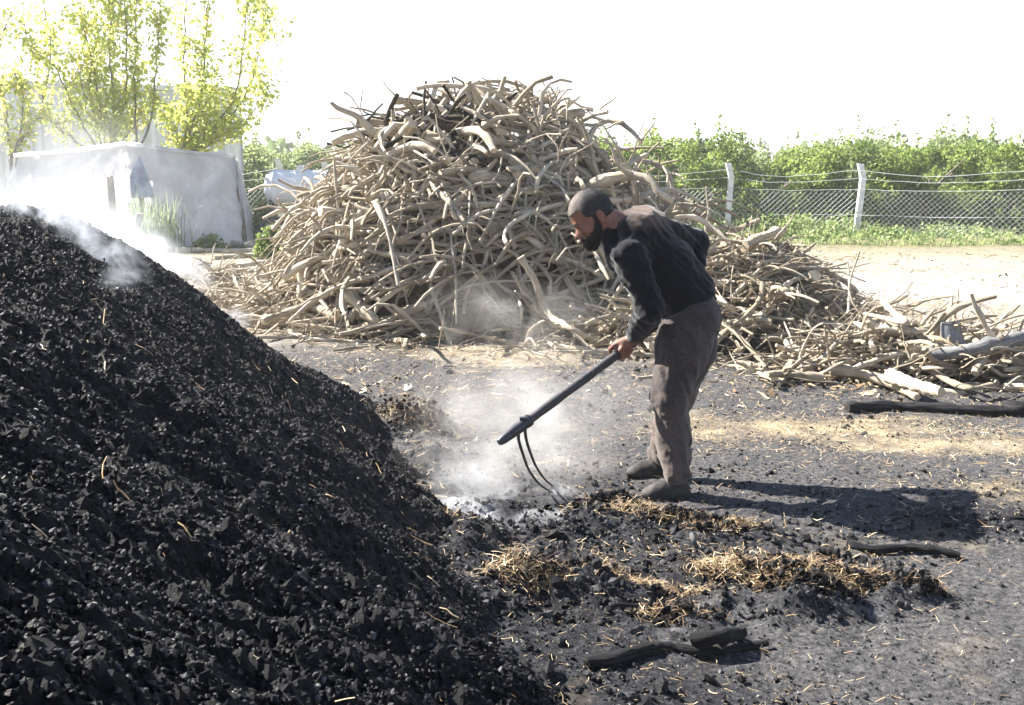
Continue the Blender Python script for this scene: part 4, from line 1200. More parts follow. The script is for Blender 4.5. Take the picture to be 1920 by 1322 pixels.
M_cit = leaf_mat('citrus_leaves', (.045, .085, .014), (.19, .26, .04), .45)
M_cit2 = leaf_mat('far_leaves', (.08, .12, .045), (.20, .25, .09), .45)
M_pop = leaf_mat('poplar_leaves', (.15, .21, .05), (.38, .43, .07), .55, dust=(.42, .30, .06))
M_weed = leaf_mat('weed_leaves', (.06, .11, .025), (.22, .30, .09), .4, dust=(.34, .33, .18))
M_reed = leaf_mat('reed_blades', (.07, .12, .06), (.2, .26, .13), .35)
M_bark = simple('tree_bark', (.16, .14, .115), .9, .2, .3, 12, .01, 30)
M_conc = simple('pale_concrete', (.62, .62, .62), .85, .3, .12, 6, .003, 60)
M_wire = simple('galvanised_wire', (.50, .51, .52), .5, .5, .1, 5)

def citrus(name, seed, Rx, Hh_, n, size, mt, clumps=46):
    r = np.random.default_rng(seed)
    a = r.uniform(0, 2 * np.pi, clumps); u = r.random(clumps)
    rad = np.sqrt(r.uniform(.35, 1, clumps))
    c = np.stack([Rx * rad * np.cos(a) * (1 - .35 * u ** 3), Rx * rad * np.sin(a) * (1 - .35 * u ** 3), .12 + (Hh_ - .38) * u], -1)
    cs = r.uniform(.25, .55, clumps) * Rx / 1.9
    k = r.integers(0, clumps, n)
    q = r.normal(size=(n, 3)); q /= np.linalg.norm(q, axis=1)[:, None]
    P = c[k] + q * (cs[k] * r.uniform(.55, 1.05, n) ** .7)[:, None] * [1, 1, .85]
    m_ = P[:, 2] > .05; P = P[m_]; k = k[m_]
    # shoots that stick out of the top
    sh = []
    for i in range(26):
        j = r.integers(0, clumps); b0_ = c[j] + [0, 0, cs[j]]
        h_ = r.uniform(.15, .55)
        for t_ in np.arange(0, h_, .035): sh.append(b0_ + [r.normal(0, .03) + t_ * .2 * math.sin(i), r.normal(0, .03), t_])
    P = np.concatenate([P, np.array(sh)])
    cr = r.random(clumps)
    rn = np.clip(np.concatenate([cr[k] * .55, np.full(len(sh), .45)]) + r.random(len(P)) * .45, 0, 1)
    V, F, rr = leaves(P, size, r, rn)
    mb = MB(); Q = np.array([[0, 0, -.1], [.03, .02, .5], [.0, -.04, 1.0], [.1, 0, 1.6]]); tv, tf_, bk, e = tube(resample(Q, 8), np.linspace(.11, .05, 8), 8); mb.add(tv, tf_)
    for i in range(7):
        an = i * .9 + r.random(); Q = np.array([[0, 0, .35 + .1 * i], [.4 * math.cos(an), .4 * math.sin(an), .8 + .12 * i], [Rx * .75 * math.cos(an), Rx * .75 * math.sin(an), 1.1 + .22 * i]])
        tv, tf_, bk, e = tube(resample(Q, 7), np.linspace(.05, .015, 7), 6); mb.add(tv, tf_)
    return mesh_np(name + '_crown', V, F, False, {'rnd': rr}), mb.me(name + '_trunk', True)
def plant_tree(name, meshes, mt, loc, rz, sc, label, cat='tree', group=None):
    o = obj(name, None, loc=loc, label=label, cat=cat, group=group)
    o.rotation_euler = (0, 0, rz); o.scale = sc
    obj('crown', meshes[0], mt, parent=o); obj('trunk', meshes[1], M_bark, parent=o)
    return o
CIT = [citrus('orchard_tree', 400 + i, 1.95, 2.75, 20000, .095, M_cit, 60) for i in range(4)]
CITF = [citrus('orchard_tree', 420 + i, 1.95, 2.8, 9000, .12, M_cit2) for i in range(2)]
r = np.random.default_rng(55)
for i in range(9):
    x_ = 3.0 + i * 2.45; y_ = 33.6 - .12 * i + r.normal(0, .2); s_ = r.uniform(.93, 1.10) + .02 * (i > 4)
    where = ['just right of the tall wood heap', 'behind the man\'s back, left of the left fence post', 'behind the left of the two bent fence posts', 'between the two bent fence posts', 'behind the right one of the two bent fence posts', 'just right of the right bent fence post', 'second to the right of the right bent fence post', 'at the right edge of the picture', 'past the right edge behind the fence'][i]
    plant_tree('orchard_tree', CIT[i % 4], M_cit, (x_, y_, 0), r.uniform(0, 6), (s_ * 1.05, s_ * 1.05, s_ * (.97 + .06 * r.random())), 'bushy green citrus tree ' + where, group='front row of orchard trees behind the fence')
for i in range(12):
    x_ = 2.0 + i * 2.7; s_ = r.uniform(.95, 1.1)
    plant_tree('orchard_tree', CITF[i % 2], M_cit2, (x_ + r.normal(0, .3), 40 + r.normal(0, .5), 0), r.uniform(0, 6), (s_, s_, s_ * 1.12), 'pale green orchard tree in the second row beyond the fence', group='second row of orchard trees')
for i in range(7):
    x_ = -14.5 + i * 2.35; s_ = r.uniform(.95, 1.12)
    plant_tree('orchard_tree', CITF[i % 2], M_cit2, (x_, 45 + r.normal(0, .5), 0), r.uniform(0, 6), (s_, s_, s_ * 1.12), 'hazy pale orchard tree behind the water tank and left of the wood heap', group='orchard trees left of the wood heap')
# a far strip of trees at the end of the plain
n = 26000; x = r.uniform(-160, 220, n); y = r.uniform(78, 92, n); h_ = 3.4 + 1.0 * vn(x * .12, 0, 0, 77) + .7 * vn(x * .5, 0, 0, 78)
P = np.stack([x, y, h_ * r.random(n) ** .8], -1); V, F, rr = leaves(P, .9, r)
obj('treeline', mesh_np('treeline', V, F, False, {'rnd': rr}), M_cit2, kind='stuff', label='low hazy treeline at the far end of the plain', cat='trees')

# --- chain-link fence with bent concrete posts
def post(px, py, Yd, lean, lab, h_=2.05, grp=None):
    b_ = W(px, py, Yd); b_[2] = float(gz(b_[0], b_[1]))
    mb = MB(); c = b_.copy()
    prof = [(0, 0), (lean * .4, h_ * .62), (lean * .5, h_ * .80), (lean * .5 - .10, h_ * .995)]
    w_ = .075
    V = []
    for dx, z in prof:
        for sx, sy in ((-1, -1), (1, -1), (1, 1), (-1, 1)): V.append([c[0] + dx + sx * w_, c[1] + sy * w_, c[2] + z - (.05 if z == 0 else 0)])
    V = np.array(V); F = [[j * 4 + q, j * 4 + (q + 1) % 4, j * 4 + 4 + (q + 1) % 4, j * 4 + 4 + q] for j in range(3) for q in range(4)] + [[12, 13, 14, 15], [3, 2, 1, 0]]
    mb.add(V, np.array(F))
    obj('fence_post', mb.me('fence_post', False, c), M_conc, loc=c, label=lab, cat='fence post', group=grp)
    return c, lean
FP = [post(1362, 440, 31., .17, 'left one of the two white concrete fence posts with bent tops'), post(1604, 442, 30.3, .26, 'right one of the two white concrete fence posts with bent tops')]
c3, _ = post(1965, 468, 27.5, .2, 'bent concrete fence post just past the right edge')
FL = [post(px, 440, 31., .12, lb, 2.15) [0] for px, lb in ((1117, 'bent concrete fence post hidden behind the right flank of the wood heap'), (869, 'bent concrete fence post hidden behind the tall wood heap'), (612, 'pale bent fence post standing right of the white water tank'), (527, 'pale bent fence post behind the middle of the white water tank'), (373, 'bent concrete fence post hidden behind the grey shed wall'))]
line = [FL[4], FL[3], FL[2], FL[1], FL[0], FP[0][0], FP[1][0], c3]
mbm = MB(); mbw = MB()
def strand(mb, P, rad):
    V, F, bk, e = tube(P, rad, 3, False); mb.add(V, F)
fc = FP[0][0]
rw = np.random.default_rng(9)
for a, b_ in zip(line[:-1], line[1:]):
    L = np.linalg.norm((b_ - a)[:2]); d = (b_ - a) / L; H0, H1 = .04, 1.32
    sag = lambda u: -.07 * math.sin(math.pi * u)
    pitch = .15; k = int((L + 1.3) / pitch)
    off = np.array([0, -.085, 0])
    for i in range(-int(1.3 / pitch), int(L / pitch) + 1):
        for sg in (1, -1):
            s0 = i * pitch + (0 if sg > 0 else 1.28)
            P = []
            for h_ in np.linspace(H0, H1, 6):
                s_ = s0 + sg * (h_ - H0)
                if 0 <= s_ <= L:
                    u = s_ / L; q = a + d * s_ + off
                    P.append([q[0] + .012 * math.sin(s_ * 5 + h_ * 9), q[1] + .03 * math.sin(s_ * 2.3 + h_ * 3), q[2] + h_ * (1 + sag(u) * .5) + sag(u) * h_ * .3])
            if len(P) >= 2: strand(mbm, np.array(P), .0032)
    for h_, sg_, bend_ in ((H1 + .02, .06, 0), (.62, .03, 0), (1.62, .12, .02), (1.86, .20, -.06)):
        P = []
        for u in np.linspace(0, 1, 14):
            q = a + (b_ - a) * u + off + [bend_, 0, 0]; P.append([q[0], q[1], q[2] + h_ - sg_ * 4 * u * (1 - u) * (.8 + .2 * math.sin(u * 5)) + .008 * rw.normal()])
        strand(mbw, np.array(P), .006)
fe = obj('chain_link_fence', None, loc=fc, label='sagging chain-link fence running across behind the yard', cat='fence')
obj('wire_netting', mbm.me('wire_netting', False, fc), M_wire, parent=fe)
obj('strained_wires', mbw.me('strained_wires', False, fc), M_wire, parent=fe)

# --- weeds and grass along the fence, by the tank and at the tarpaulin
def tufts(cx, cy, sx_, sy_, n, h0, h1, wd, seed, r_=None):
    r = np.random.default_rng(seed); x = cx + sx_ * r.normal(size=n); y = cy + sy_ * r.normal(size=n); h_ = r.uniform(h0, h1, n)
    a = r.uniform(0, 6.28, n); le = r.uniform(.1, .6, n)
    b_ = np.stack([x, y, gz(x, y)], -1); d = np.stack([np.cos(a), np.sin(a), np.zeros(n)], -1); s_ = np.stack([-np.sin(a), np.cos(a), np.zeros(n)], -1)
    P = []
    for u, w_ in ((0, 1), (.45, .9), (.8, .6), (1, .08)):
        c = b_ + d * (le * h_ * u * u)[:, None] + np.array([0, 0, 1]) * (h_ * (u - .25 * le * u * u))[:, None]
        for q in (-.5, .5): P.append(c + s_ * (q * w_ * wd))
    V = np.stack(P, 1).reshape(-1, 3); k = (np.arange(n) * 8)[:, None]
    F = np.concatenate([k + np.array([[0, 1, 3, 2]]), k + np.array([[2, 3, 5, 4]]), k + np.array([[4, 5, 7, 6]])])
    return V, F, np.repeat(r.random(n), 8)
def herb(cx, cy, sx_, sy_, hh, n, size, seed):
    r = np.random.default_rng(seed); nc = max(4, n // 60)
    cc = np.stack([cx + sx_ * r.normal(size=nc), cy + sy_ * r.normal(size=nc), hh * r.uniform(.15, .85, nc)], -1)
    k = r.integers(0, nc, n); P = cc[k] + r.normal(size=(n, 3)) * [.16, .16, .10]; P[:, 2] = np.maximum(P[:, 2], .03) 
    return leaves(P, size, r)
mb = MB()
i_ = 0
for px, py, sx_, sy_, n, h1 in [(1690, 446, 2.2, .4, 1100, .32), (1500, 443, 1.2, .5, 1500, .62), (1340, 440, 1.2, .5, 1300, .5), (1850, 458, 1.5, .35, 500, .26), (1220, 438, 2., .5, 800, .4), (1570, 456, 1.6, .2, 500, .22), (1620, 436, .8, .4, 600, .55)]:
    c = gp(px, py); i_ += 1
    V, F, rr = tufts(c[0], c[1], sx_, sy_, n, .05, h1, .014, 500 + i_); mb.add(V, F, rnd=rr)
    V, F, rr = herb(c[0], c[1], sx_ * .9, sy_, h1, int(n * 1.3), .085, 520 + i_); mb.add(V, F, rnd=rr)
for px, x_, n in ((0, 8, 2600), (1, 13, 2600), (2, 17, 1600), (3, 4, 1600)):
    V, F, rr = herb(x_, 32.3, 2.2, .35, 1.0, n, .10, 560 + px); mb.add(V, F, rnd=rr * .6)
obj('weeds', mb.me('weeds'), M_weed, kind='stuff', label='bright green weeds growing along the foot of the fence', cat='weeds')
def bush(name, px, py, Yd, w_, hh, n, size, mt, lab, seed, cat='bush'):
    c = np.array([*W(px, py, Yd)[:2], 0.]); c[2] = float(gz(c[0], c[1])); r = np.random.default_rng(seed)
    q = r.normal(size=(26, 3)); q /= np.linalg.norm(q, axis=1)[:, None]; q[:, 2] = np.abs(q[:, 2]); cc = q * [w_ * .7, w_ * .5, hh * .75]
    k = r.integers(0, 26, n); P = cc[k] + r.normal(size=(n, 3)) * [w_ * .13, w_ * .13, hh * .11]; P[:, 2] = np.maximum(P[:, 2], .02)
    V, F, rr = leaves(P, size, r); mb = MB()
    for i in range(9):
        tv, tf_, bk, e = tube(resample([[0, 0, 0], cc[i] * .5 + [0, 0, .1], cc[i]], 6), np.linspace(.014, .005, 6), 5); mb.add(tv, tf_)
    o = obj(name, mesh_np(name, V, F, False, {'rnd': rr}), mt, loc=c, label=lab, cat=cat); obj('stems', mb.me('stems'), M_bark, parent=o); return o
bush('bush', 507, 452, 22., .36, .72, 2600, .07, M_cit, 'dark green bush between the tarpaulin shelter and the water tank wheel', 601)
bush('bush', 552, 452, 19.5, .30, .75, 1700, .07, M_weed, 'bright green bush in front of the water tank beside the wood heap', 602)
bush('bush', 492, 400, 27., .35, 1.3, 1500, .07, M_cit2, 'tall thin bush at the right edge of the tarpaulin shelter', 603)
# rag caught at the fence
cb = np.array([*gp(1534, 443), 0.]); cb[2] = float(gz(cb[0], cb[1]))
s = SDF(cb - [.35, .25, .1], cb + [.35, .25, .5], .02)
s.ell(cb + [-.06, 0, .10], (.17, .12, .2), k=.05); s.ell(cb + [.12, 0, .06], (.14, .1, .1), k=.05); s.ell(cb + [-.1, 0, .22], (.08, .08, .1), k=.05)
s.disp(lambda x, y, z: .04 * (np.abs(vn(x * 11, y * 11, z * 9, 610)) - .3))
V, F = s.mesh(0); M_bag = simple('white_bag', (.72, .72, .80), .5, .4, .1, 8)
obj('plastic_bag', mesh_np('plastic_bag', V - cb, F, True), M_bag, loc=cb, label='crumpled white bag lying in the weeds at the fence', cat='bag')

# --- grey sheet-metal shed wall
Y0 = 33.; L0 = W(-120, 300, Y0 + 1.)[0]; R0 = W(452, 300, Y0)[0]
ztl, ztr = W(0, 150, Y0 + 1.)[2], W(452, 168, Y0)[2]
M_sheet, t, b = mat('metal_sheet')
p = objco(t); mp = nn(t, 'ShaderNodeMapping'); mp.inputs['Scale'].default_value = (3.2, 1, .12); t.links.new(p, mp.inputs[0])
t.links.new(ramp(t, noise(t, mp.outputs[0], 1.2, 6, .6), [(.38, (.50, .51, .53)), (.55, (.66, .68, .71)), (.75, (.74, .75, .77))]), b.inputs['Base Color'])  # sheet greys made paler, distance haze put into the colour
b.inputs['Roughness'].default_value = .6; b.inputs['Metallic'].default_value = .0
sc_ = np.array([(L0 + R0) / 2, Y0 + .5, 0])
nx = 420; u = np.linspace(0, 1, nx); xw = L0 + (R0 - L0) * u
yw = Y0 + (1 - u) * 1.0 + .035 * np.sign(np.sin(xw * 2 * np.pi / .33)) * np.minimum(1, np.abs(np.sin(xw * 2 * np.pi / .33)) * 3)
top = ztl + (ztr - ztl) * u
V = np.concatenate([np.stack([xw, yw + .03 * 0, np.full(nx, -.1)], -1), np.stack([xw, yw, top], -1), np.stack([xw, yw + .1, top], -1), np.stack([xw, yw + .1, np.full(nx, -.1)], -1)])
i = np.arange(nx - 1)
F = np.concatenate([np.stack([i + k * nx, i + 1 + k * nx, i + 1 + ((k + 1) % 4) * nx, i + ((k + 1) % 4) * nx], -1) for k in range(4)])
shed = obj('metal_shed', None, loc=sc_, label='tall pale grey ribbed sheet-metal shed behind the trees on the left', cat='shed')
obj('front_wall', mesh_np('front_wall', V - sc_, F, False), M_sheet, parent=shed)
V, F = box_vf((R0 - .02, Y0 + .12, -.1), (R0 + .04, Y0 + 9, ztr - .02)); V[:, 0] -= (V[:, 1] - Y0 > 1) * 2.9; obj('side_wall', mesh_np('side_wall', V - sc_, F), M_sheet, parent=shed)
mb = MB(); V = []
for xq, yq, zq in ((L0, Y0 + 1, ztl), (R0 + .1, Y0, ztr)):
    for dy, dz in ((-.12, -.10), (.18, -.10), (.18, .05), (-.12, .05)): V.append([xq, yq + dy, zq + dz])
mb.add(np.array(V), np.array([[0, 1, 5, 4], [1, 2, 6, 5], [2, 3, 7, 6], [3, 0, 4, 7], [3, 2, 1, 0], [4, 5, 6, 7]])); obj('eaves_trim', mb.me('eaves_trim', False, sc_), M_conc, parent=shed)
V = np.array([[L0, Y0 + 1.2, ztl + .02], [R0, Y0 + .2, ztr + .02], [R0 - 3., Y0 + 9, ztr - .3], [L0, Y0 + 10, ztl - .3], [L0, Y0 + 1.2, ztl - .04], [R0, Y0 + .2, ztr - .04], [R0 - 3., Y0 + 9, ztr - .36], [L0, Y0 + 10, ztl - .36]])
obj('roof', mesh_np('roof', V - sc_, np.array([[0, 1, 2, 3], [7, 6, 5, 4], [0, 4, 5, 1], [1, 5, 6, 2], [2, 6, 7, 3], [3, 7, 4, 0]])), M_sheet, parent=shed)

# --- shelter of white tarpaulin over a pole frame
M_tarp, t, b = mat('white_tarpaulin')
p = objco(t)
st1 = ramp(t, noise(t, p, 1.1, 6, .65, .8), [(.4, (.66, .67, .69)), (.56, (.80, .80, .82))])
t.links.new(st1, b.inputs['Base Color']); b.inputs['Roughness'].default_value = .55
tl = nn(t, 'ShaderNodeBsdfTranslucent'); t.links.new(st1, tl.inputs[0]); mx = nn(t, 'ShaderNodeMixShader'); mx.inputs[0].default_value = .62
t.links.new(b.outputs[0], mx.inputs[1]); t.links.new(tl.outputs[0], mx.inputs[2]); t.links.new(mx.outputs[0], t.nodes['Material Output'].inputs[0])
bump(t, b, noise(t, p, 3, 4), .6, .08)
def cloth_patch(A, B, C, D, nu, nv, seed, amp, hole=None, thick=.012, sag=.0):
    """A-B top edge, D-C bottom edge"""
    A, B, C, D = map(np.array, (A, B, C, D))
    u, v = np.meshgrid(np.linspace(0, 1, nu), np.linspace(0, 1, nv))
    P = ((A[None, None] * (1 - u)[..., None] + B[None, None] * u[..., None]) * (1 - v)[..., None] + (D[None, None] * (1 - u)[..., None] + C[None, None] * u[..., None]) * v[..., None])
    n_ = np.cross(B - A, D - A); n_ /= np.linalg.norm(n_)
    f = amp * (vn(u * 9 + v * 3, v * 2.2, 0, seed) * .7 + vn(u * 22 - v * 5, v * 4, 0, seed + 1) * .35) * (.25 + .75 * np.minimum(1, v * 3))
    P = P + n_ * f[..., None] ; P[..., 2] -= sag * np.sin(np.pi * u) * (1 - v)
    ok = np.ones(u.shape, bool) if hole is None else ~hole(u, v)
    n1 = nu * nv; V = np.concatenate([P.reshape(-1, 3), P.reshape(-1, 3) + n_ * thick])
    fo = ok[:-1, :-1] & ok[1:, 1:] & ok[1:, :-1] & ok[:-1, 1:]
    j, i = np.nonzero(fo); b_ = j * nu + i
    q = np.stack([b_, b_ + 1, b_ + nu + 1, b_ + nu], -1)
    return V, np.concatenate([q, q[:, ::-1] + n1])
YT = 26.
tA, tB, tC = W(28, 292, YT), W(236, 270, YT - .6), W(438, 294, YT + .6)
gA, gB, gC, gD = W(-10, 455, YT - .5), W(232, 470, YT - 1.), W(462, 452, YT + .5), W(492, 452, YT + 1.2)
for q in (gA, gB, gC, gD): q[2] = 0
tc = np.array([tB[0], tB[1], 0])
tent = obj('tarpaulin_shelter', None, loc=tc, label='torn white tarpaulin shelter on poles left of the wood heap', cat='shelter')
V, F = cloth_patch(tB, tC, gC, gB, 90, 60, 701, .10, lambda u, v: (v > .27 + .05 * vn(u * 26, v * 9, 0, 705) + u * .3) & (u < .20 + .02 * v + .03 * vn(u * 9, v * 22, 0, 707)) & (v < .82))
obj('front_sheet', mesh_np('front_sheet', V - tc, F, True), M_tarp, parent=tent)
V, F = cloth_patch(tA, tB, gB, gA, 80, 60, 711, .10, lambda u, v: (u > .76 - .05 * v + .03 * vn(u * 9, v * 22, 0, 717)) & (v > .34 + .05 * vn(u * 26, v * 9, 0, 715) - .1 * (1 - u) * 0), sag=.05)
obj('side_sheet', mesh_np('side_sheet', V - tc, F, True), M_tarp, parent=tent)
V, F = cloth_patch(tC, tC + [.05, .1, -.05], gD, gC, 20, 40, 721, .05)
obj('corner_flap', mesh_np('corner_flap', V - tc, F, True), M_tarp, parent=tent)
bA, bC = tA + [-.3, 1.8, -.1], tC + [-.55, 2.0, -.12]
V, F = cloth_patch(bA, bC, tC, tB + [0, .02, .03], 70, 30, 731, .05); obj('roof_sheet', mesh_np('roof_sheet', V - tc, F, True), M_tarp, parent=tent)
V, F = cloth_patch(bA, tA, tA, bA, 3, 3, 732, .0)
g2 = bA.copy(); g2[2] = 0; g3 = bC.copy(); g3[2] = 0
V, F = cloth_patch(bA, bC, g3, g2, 60, 40, 741, .06); obj('back_sheet', mesh_np('back_sheet', V - tc, F, True), M_tarp, parent=tent)
# rolled hem round the top edge and the poles that carry it
for a, b_, nm in ((tA, tB, 'ridge_pole'), (tB, tC, 'ridge_pole')):
    P = resample([a, (a + b_) / 2 - [0, 0, .03], b_], 12) + [0, -.03, .01]; V, F, bk, e = tube(P, .05, 8, True, .12, r); obj(nm, mesh_np(nm, V - tc, F, True), M_grey_cloth if 0 else M_tarp, parent=tent)
M_pole = simple('weathered_pole', (.17, .145, .12), .85, .2, .35, 9, .004, 50)
for a, g_ in ((W(205, 300, YT - .3), W(215, 470, YT - .4)), (tC + [-.05, .05, 0], gC + [-.05, .05, 0]), (tA + [.05, .05, 0], gA + [.1, .05, 0]), (bA - [0, .05, 0], g2 - [0, .05, 0]), (bC - [0, .05, 0], g3 - [0, .05, 0])):
    g_ = g_.copy(); g_[2] = -.05; P = resample([a, (a + g_) / 2 + [.03, 0, 0], g_], 8); V, F, bk, e = tube(P, .06, 8, True, .06, r); obj('pole', mesh_np('pole', V - tc, F, True), M_pole, parent=tent)
# the blue-grey rag hanging in the tear and a drum inside
V, F = cloth_patch(W(243, 330, YT - .85), W(262, 290, YT - .75), W(292, 370, YT - .55), W(246, 372, YT - .85), 14, 20, 751, .05)
M_blue = simple('blue_rag', (.22, .26, .36), .7, .2, .3, 5)
obj('blue_rag', mesh_np('blue_rag', V - tc, F, True), M_blue, parent=tent)
# reeds, with loose leaves, before the tear
c = W(278, 445, 24.4); V, F, rr = tufts(c[0], c[1], .38, .3, 420, .5, 1.5, .022, 760); rd_c = np.array([c[0], c[1], 0.])
obj('reed_clump', mesh_np('reed_clump', V - rd_c, F, False, {'rnd': rr}), M_reed, loc=rd_c, label='tall clump of green reeds at the torn tarpaulin', cat='reeds')
bush('creeper', 395, 452, 25.2, .5, .35, 500, .09, M_weed, 'low green creeper at the foot of the tarpaulin', 766, 'plant')

# --- tank trailer
M_tank = simple('white_tank_paint', (.66, .67, .69), .5, .4, .08, 3, .002, 20)
M_tyre = simple('tyre_rubber', (.07, .068, .066), .9, .2, .3, 20)
YK = 27.; k0 = W(497, 352, YK); k1 = W(612, 352, YK); zc = k0[2]; Rk = .36
kc = np.array([(k0[0] + k1[0]) / 2, YK, 0])
tk = obj('water_tank_trailer', None, loc=kc, label='white cylindrical water tank trailer half hidden behind the wood heap', cat='trailer')
xs_ = np.array([0, .01, .05, .12, .2, .21, .24, .25, .9, .91, .94, .95, 1.2, 1.35, 1.40, 1.41]) ; rs = np.array([.02, .2, .33, .40, .43, .45, .45, .435, .435, .45, .45, .435, .435, .43, .40, .05])
P = np.stack([k0[0] + xs_ * 1.18, np.full(16, YK), np.full(16, zc)], -1)
V, F, bk, e = tube(P, rs, 32, True); obj('tank', mesh_np('tank', V - kc, F, True), M_tank, parent=tk)
V, F, bk, e = tube(np.array([[k0[0] + .95, YK, zc + .40], [k0[0] + .95, YK, zc + .5], [k0[0] + .95, YK, zc + .505], [k0[0] + .95, YK, zc + .54]]), np.array([.14, .14, .17, .17]), 16); obj('hatch', mesh_np('hatch', V - kc, F, True), M_tank, parent=tk)
for sy in (-.5, .5):
    wc = np.array([k0[0] + .22, YK + sy, .33])
    a = np.linspace(0, 2 * np.pi, 33)[:-1]
    prof = [(.19, -.09), (.29, -.10), (.33, -.07), (.33, .07), (.29, .10), (.19, .09)]
    V = np.concatenate([np.stack([wc[0] + q * np.cos(a) * (1 + .02 * (q > .32) * np.sign(np.sin(a * 16))), np.full(32, wc[1] + h_), wc[2] + q * np.sin(a)], -1) for q, h_ in prof])
    F = np.concatenate([np.stack([k * 32 + np.arange(32), k * 32 + (np.arange(32) + 1) % 32, ((k + 1) % 6) * 32 + (np.arange(32) + 1) % 32, ((k + 1) % 6) * 32 + np.arange(32)], -1) for k in range(6)])
    wh = obj('wheel', mesh_np('wheel', V - kc, F, True), M_tyre, parent=tk)
    V, F, bk, e = tube(np.array([wc + [0, -.05, 0], wc + [0, -.04, 0], wc + [0, .04, 0], wc + [0, .05, 0]]), np.array([.10, .19, .19, .1]), 20); obj('rim', mesh_np('rim', V - kc, F, True), M_tank, parent=wh)
V, F = box_vf((k0[0] - .9, YK - .05, .38), (k0[0] + 1.5, YK + .05, .46), .01); mb = MB(); mb.add(V, F)
V, F = box_vf((k0[0] + .19, YK - .5, .30), (k0[0] + .26, YK + .5, .37), .01); mb.add(V, F); obj('chassis', mb.me('chassis', False, kc), M_metal, parent=tk)
for q in (.15, 1.1):
    V, F = box_vf((k0[0] + q, YK - .3, .44), (k0[0] + q + .08, YK + .3, zc - .28), .01); obj('cradle', mesh_np('cradle', V - kc, F), M_metal, parent=tk)

# --- poplars with loose backlit crowns
def poplar(base, limbs, Yd, n, spread, seed, lab, size=.118, bare=.15):
    r = np.random.default_rng(seed); b_ = W(base[0], base[1], Yd); bz = np.array([b_[0], b_[1], 0.])
    mb = MB(); LP = []; LW = []
    V, F, bk, e = tube(resample([bz - [0, 0, .1], (bz + b_) / 2 + [.05, 0, 0], b_], 8), np.linspace(.075, .055, 8), 8, False); mb.add(V, F)
    for li in limbs:
        dy = r.uniform(-.5, .5); P = [b_] + [W(px, py, Yd + dy * (k + 1) / len(li)) for k, (px, py) in enumerate(li)]
        Q = resample(np.array(P), 26); Q[1:] += r.normal(size=(25, 3)) * .02
        V, F, bk, e = tube(Q, np.linspace(.034, .007, 26), 6); mb.add(V, F)
        L = np.linalg.norm(np.diff(Q, axis=0), axis=1).sum()
        for k in range(int(L * 8)):
            i = int(26 * (bare + (1 - bare) * r.random())); i = min(i, 24); d = r.normal(size=3) * [1, 1, .5] + [0, 0, .75]; d /= np.linalg.norm(d)
            l2 = r.uniform(.2, 1.0) * spread * 2; S = np.array([Q[i], Q[i] + d * l2 * .5 + r.normal(size=3) * .02, Q[i] + d * l2 + [0, 0, .05]])
            V, F, bk, e = tube(S, np.array([.008, .005, .002]), 4, False); mb.add(V, F); LP.append(S)
        LP.append(Q[int(26 * bare):])
    seg = [(a_, c_) for S in LP for a_, c_ in zip(S[:-1], S[1:])]
    A = np.array([s_[0] for s_ in seg]); C_ = np.array([s_[1] for s_ in seg]); wl = np.linalg.norm(C_ - A, axis=1); k = r.choice(len(A), n, p=wl / wl.sum())
    u = r.random(n)[:, None]; P = A[k] * (1 - u) + C_[k] * u + r.normal(size=(n, 3)) * .10 * spread / .4
    rn = np.clip(.45 * r.random(n) + .4 * (r.random(len(A))[k]) + .15, 0, 1)
    V, F, rr = leaves(P, size, r, rn, .8)
    o = obj('poplar_tree', None, loc=bz, label=lab, cat='tree')
    obj('crown', mesh_np('poplar_crown', V - bz, F, False, {'rnd': rr}), M_pop, parent=o); obj('trunk', mb.me('poplar_trunk', True, bz), M_bark, parent=o)
YP = 27.8
poplar((200, 300), [[(190,200),(165,90),(150,20),(130,-80)], [(215,200),(205,100),(215,-90)], [(232,200),(238,90),(228,-80)], [(150,225),(105,130),(60,95),(45,40)], [(170,170),(180,60),(185,-60)], [(120,250),(80,200),(95,110),(80,-40)], [(255,230),(280,190)], [(210,240),(160,180),(150,120)]], YP, 6000, .52, 801, 'broad yellow-green poplar with many upright limbs on the left')
poplar((258, 300), [[(252,180),(256,60),(250,-60)], [(285,210),(292,130),(300,40),(296,0)]], YP - .5, 1100, .3, 802, 'thin sparse poplar sapling with an almost bare stem', bare=.3)
poplar((335, 300), [[(352,230),(345,110),(350,-60)], [(372,200),(385,90),(392,-50)], [(430,200),(455,90),(462,-40)], [(440,210),(482,110),(498,20)], [(425,250),(480,205),(506,172)], [(400,268),(455,250)], [(330,240),(300,215)], [(360,260),(375,215),(410,160)]], YP + .3, 5600, .46, 803, 'poplar with fanned-out bright leaves behind the shelter ridge')
poplar((20, 300), [[(38,255),(42,190),(28,135)], [(10,210),(-5,150)], [(60,235),(85,215)]], YP - 1., 900, .3, 804, 'small leaning poplar at the left edge of the picture')
poplar((-60, 300), [[(-50,200),(-20,120),(20,30)], [(-70,100),(-60,-60)]], YP, 700, .3, 805, 'poplar whose twigs reach in at the top left corner')

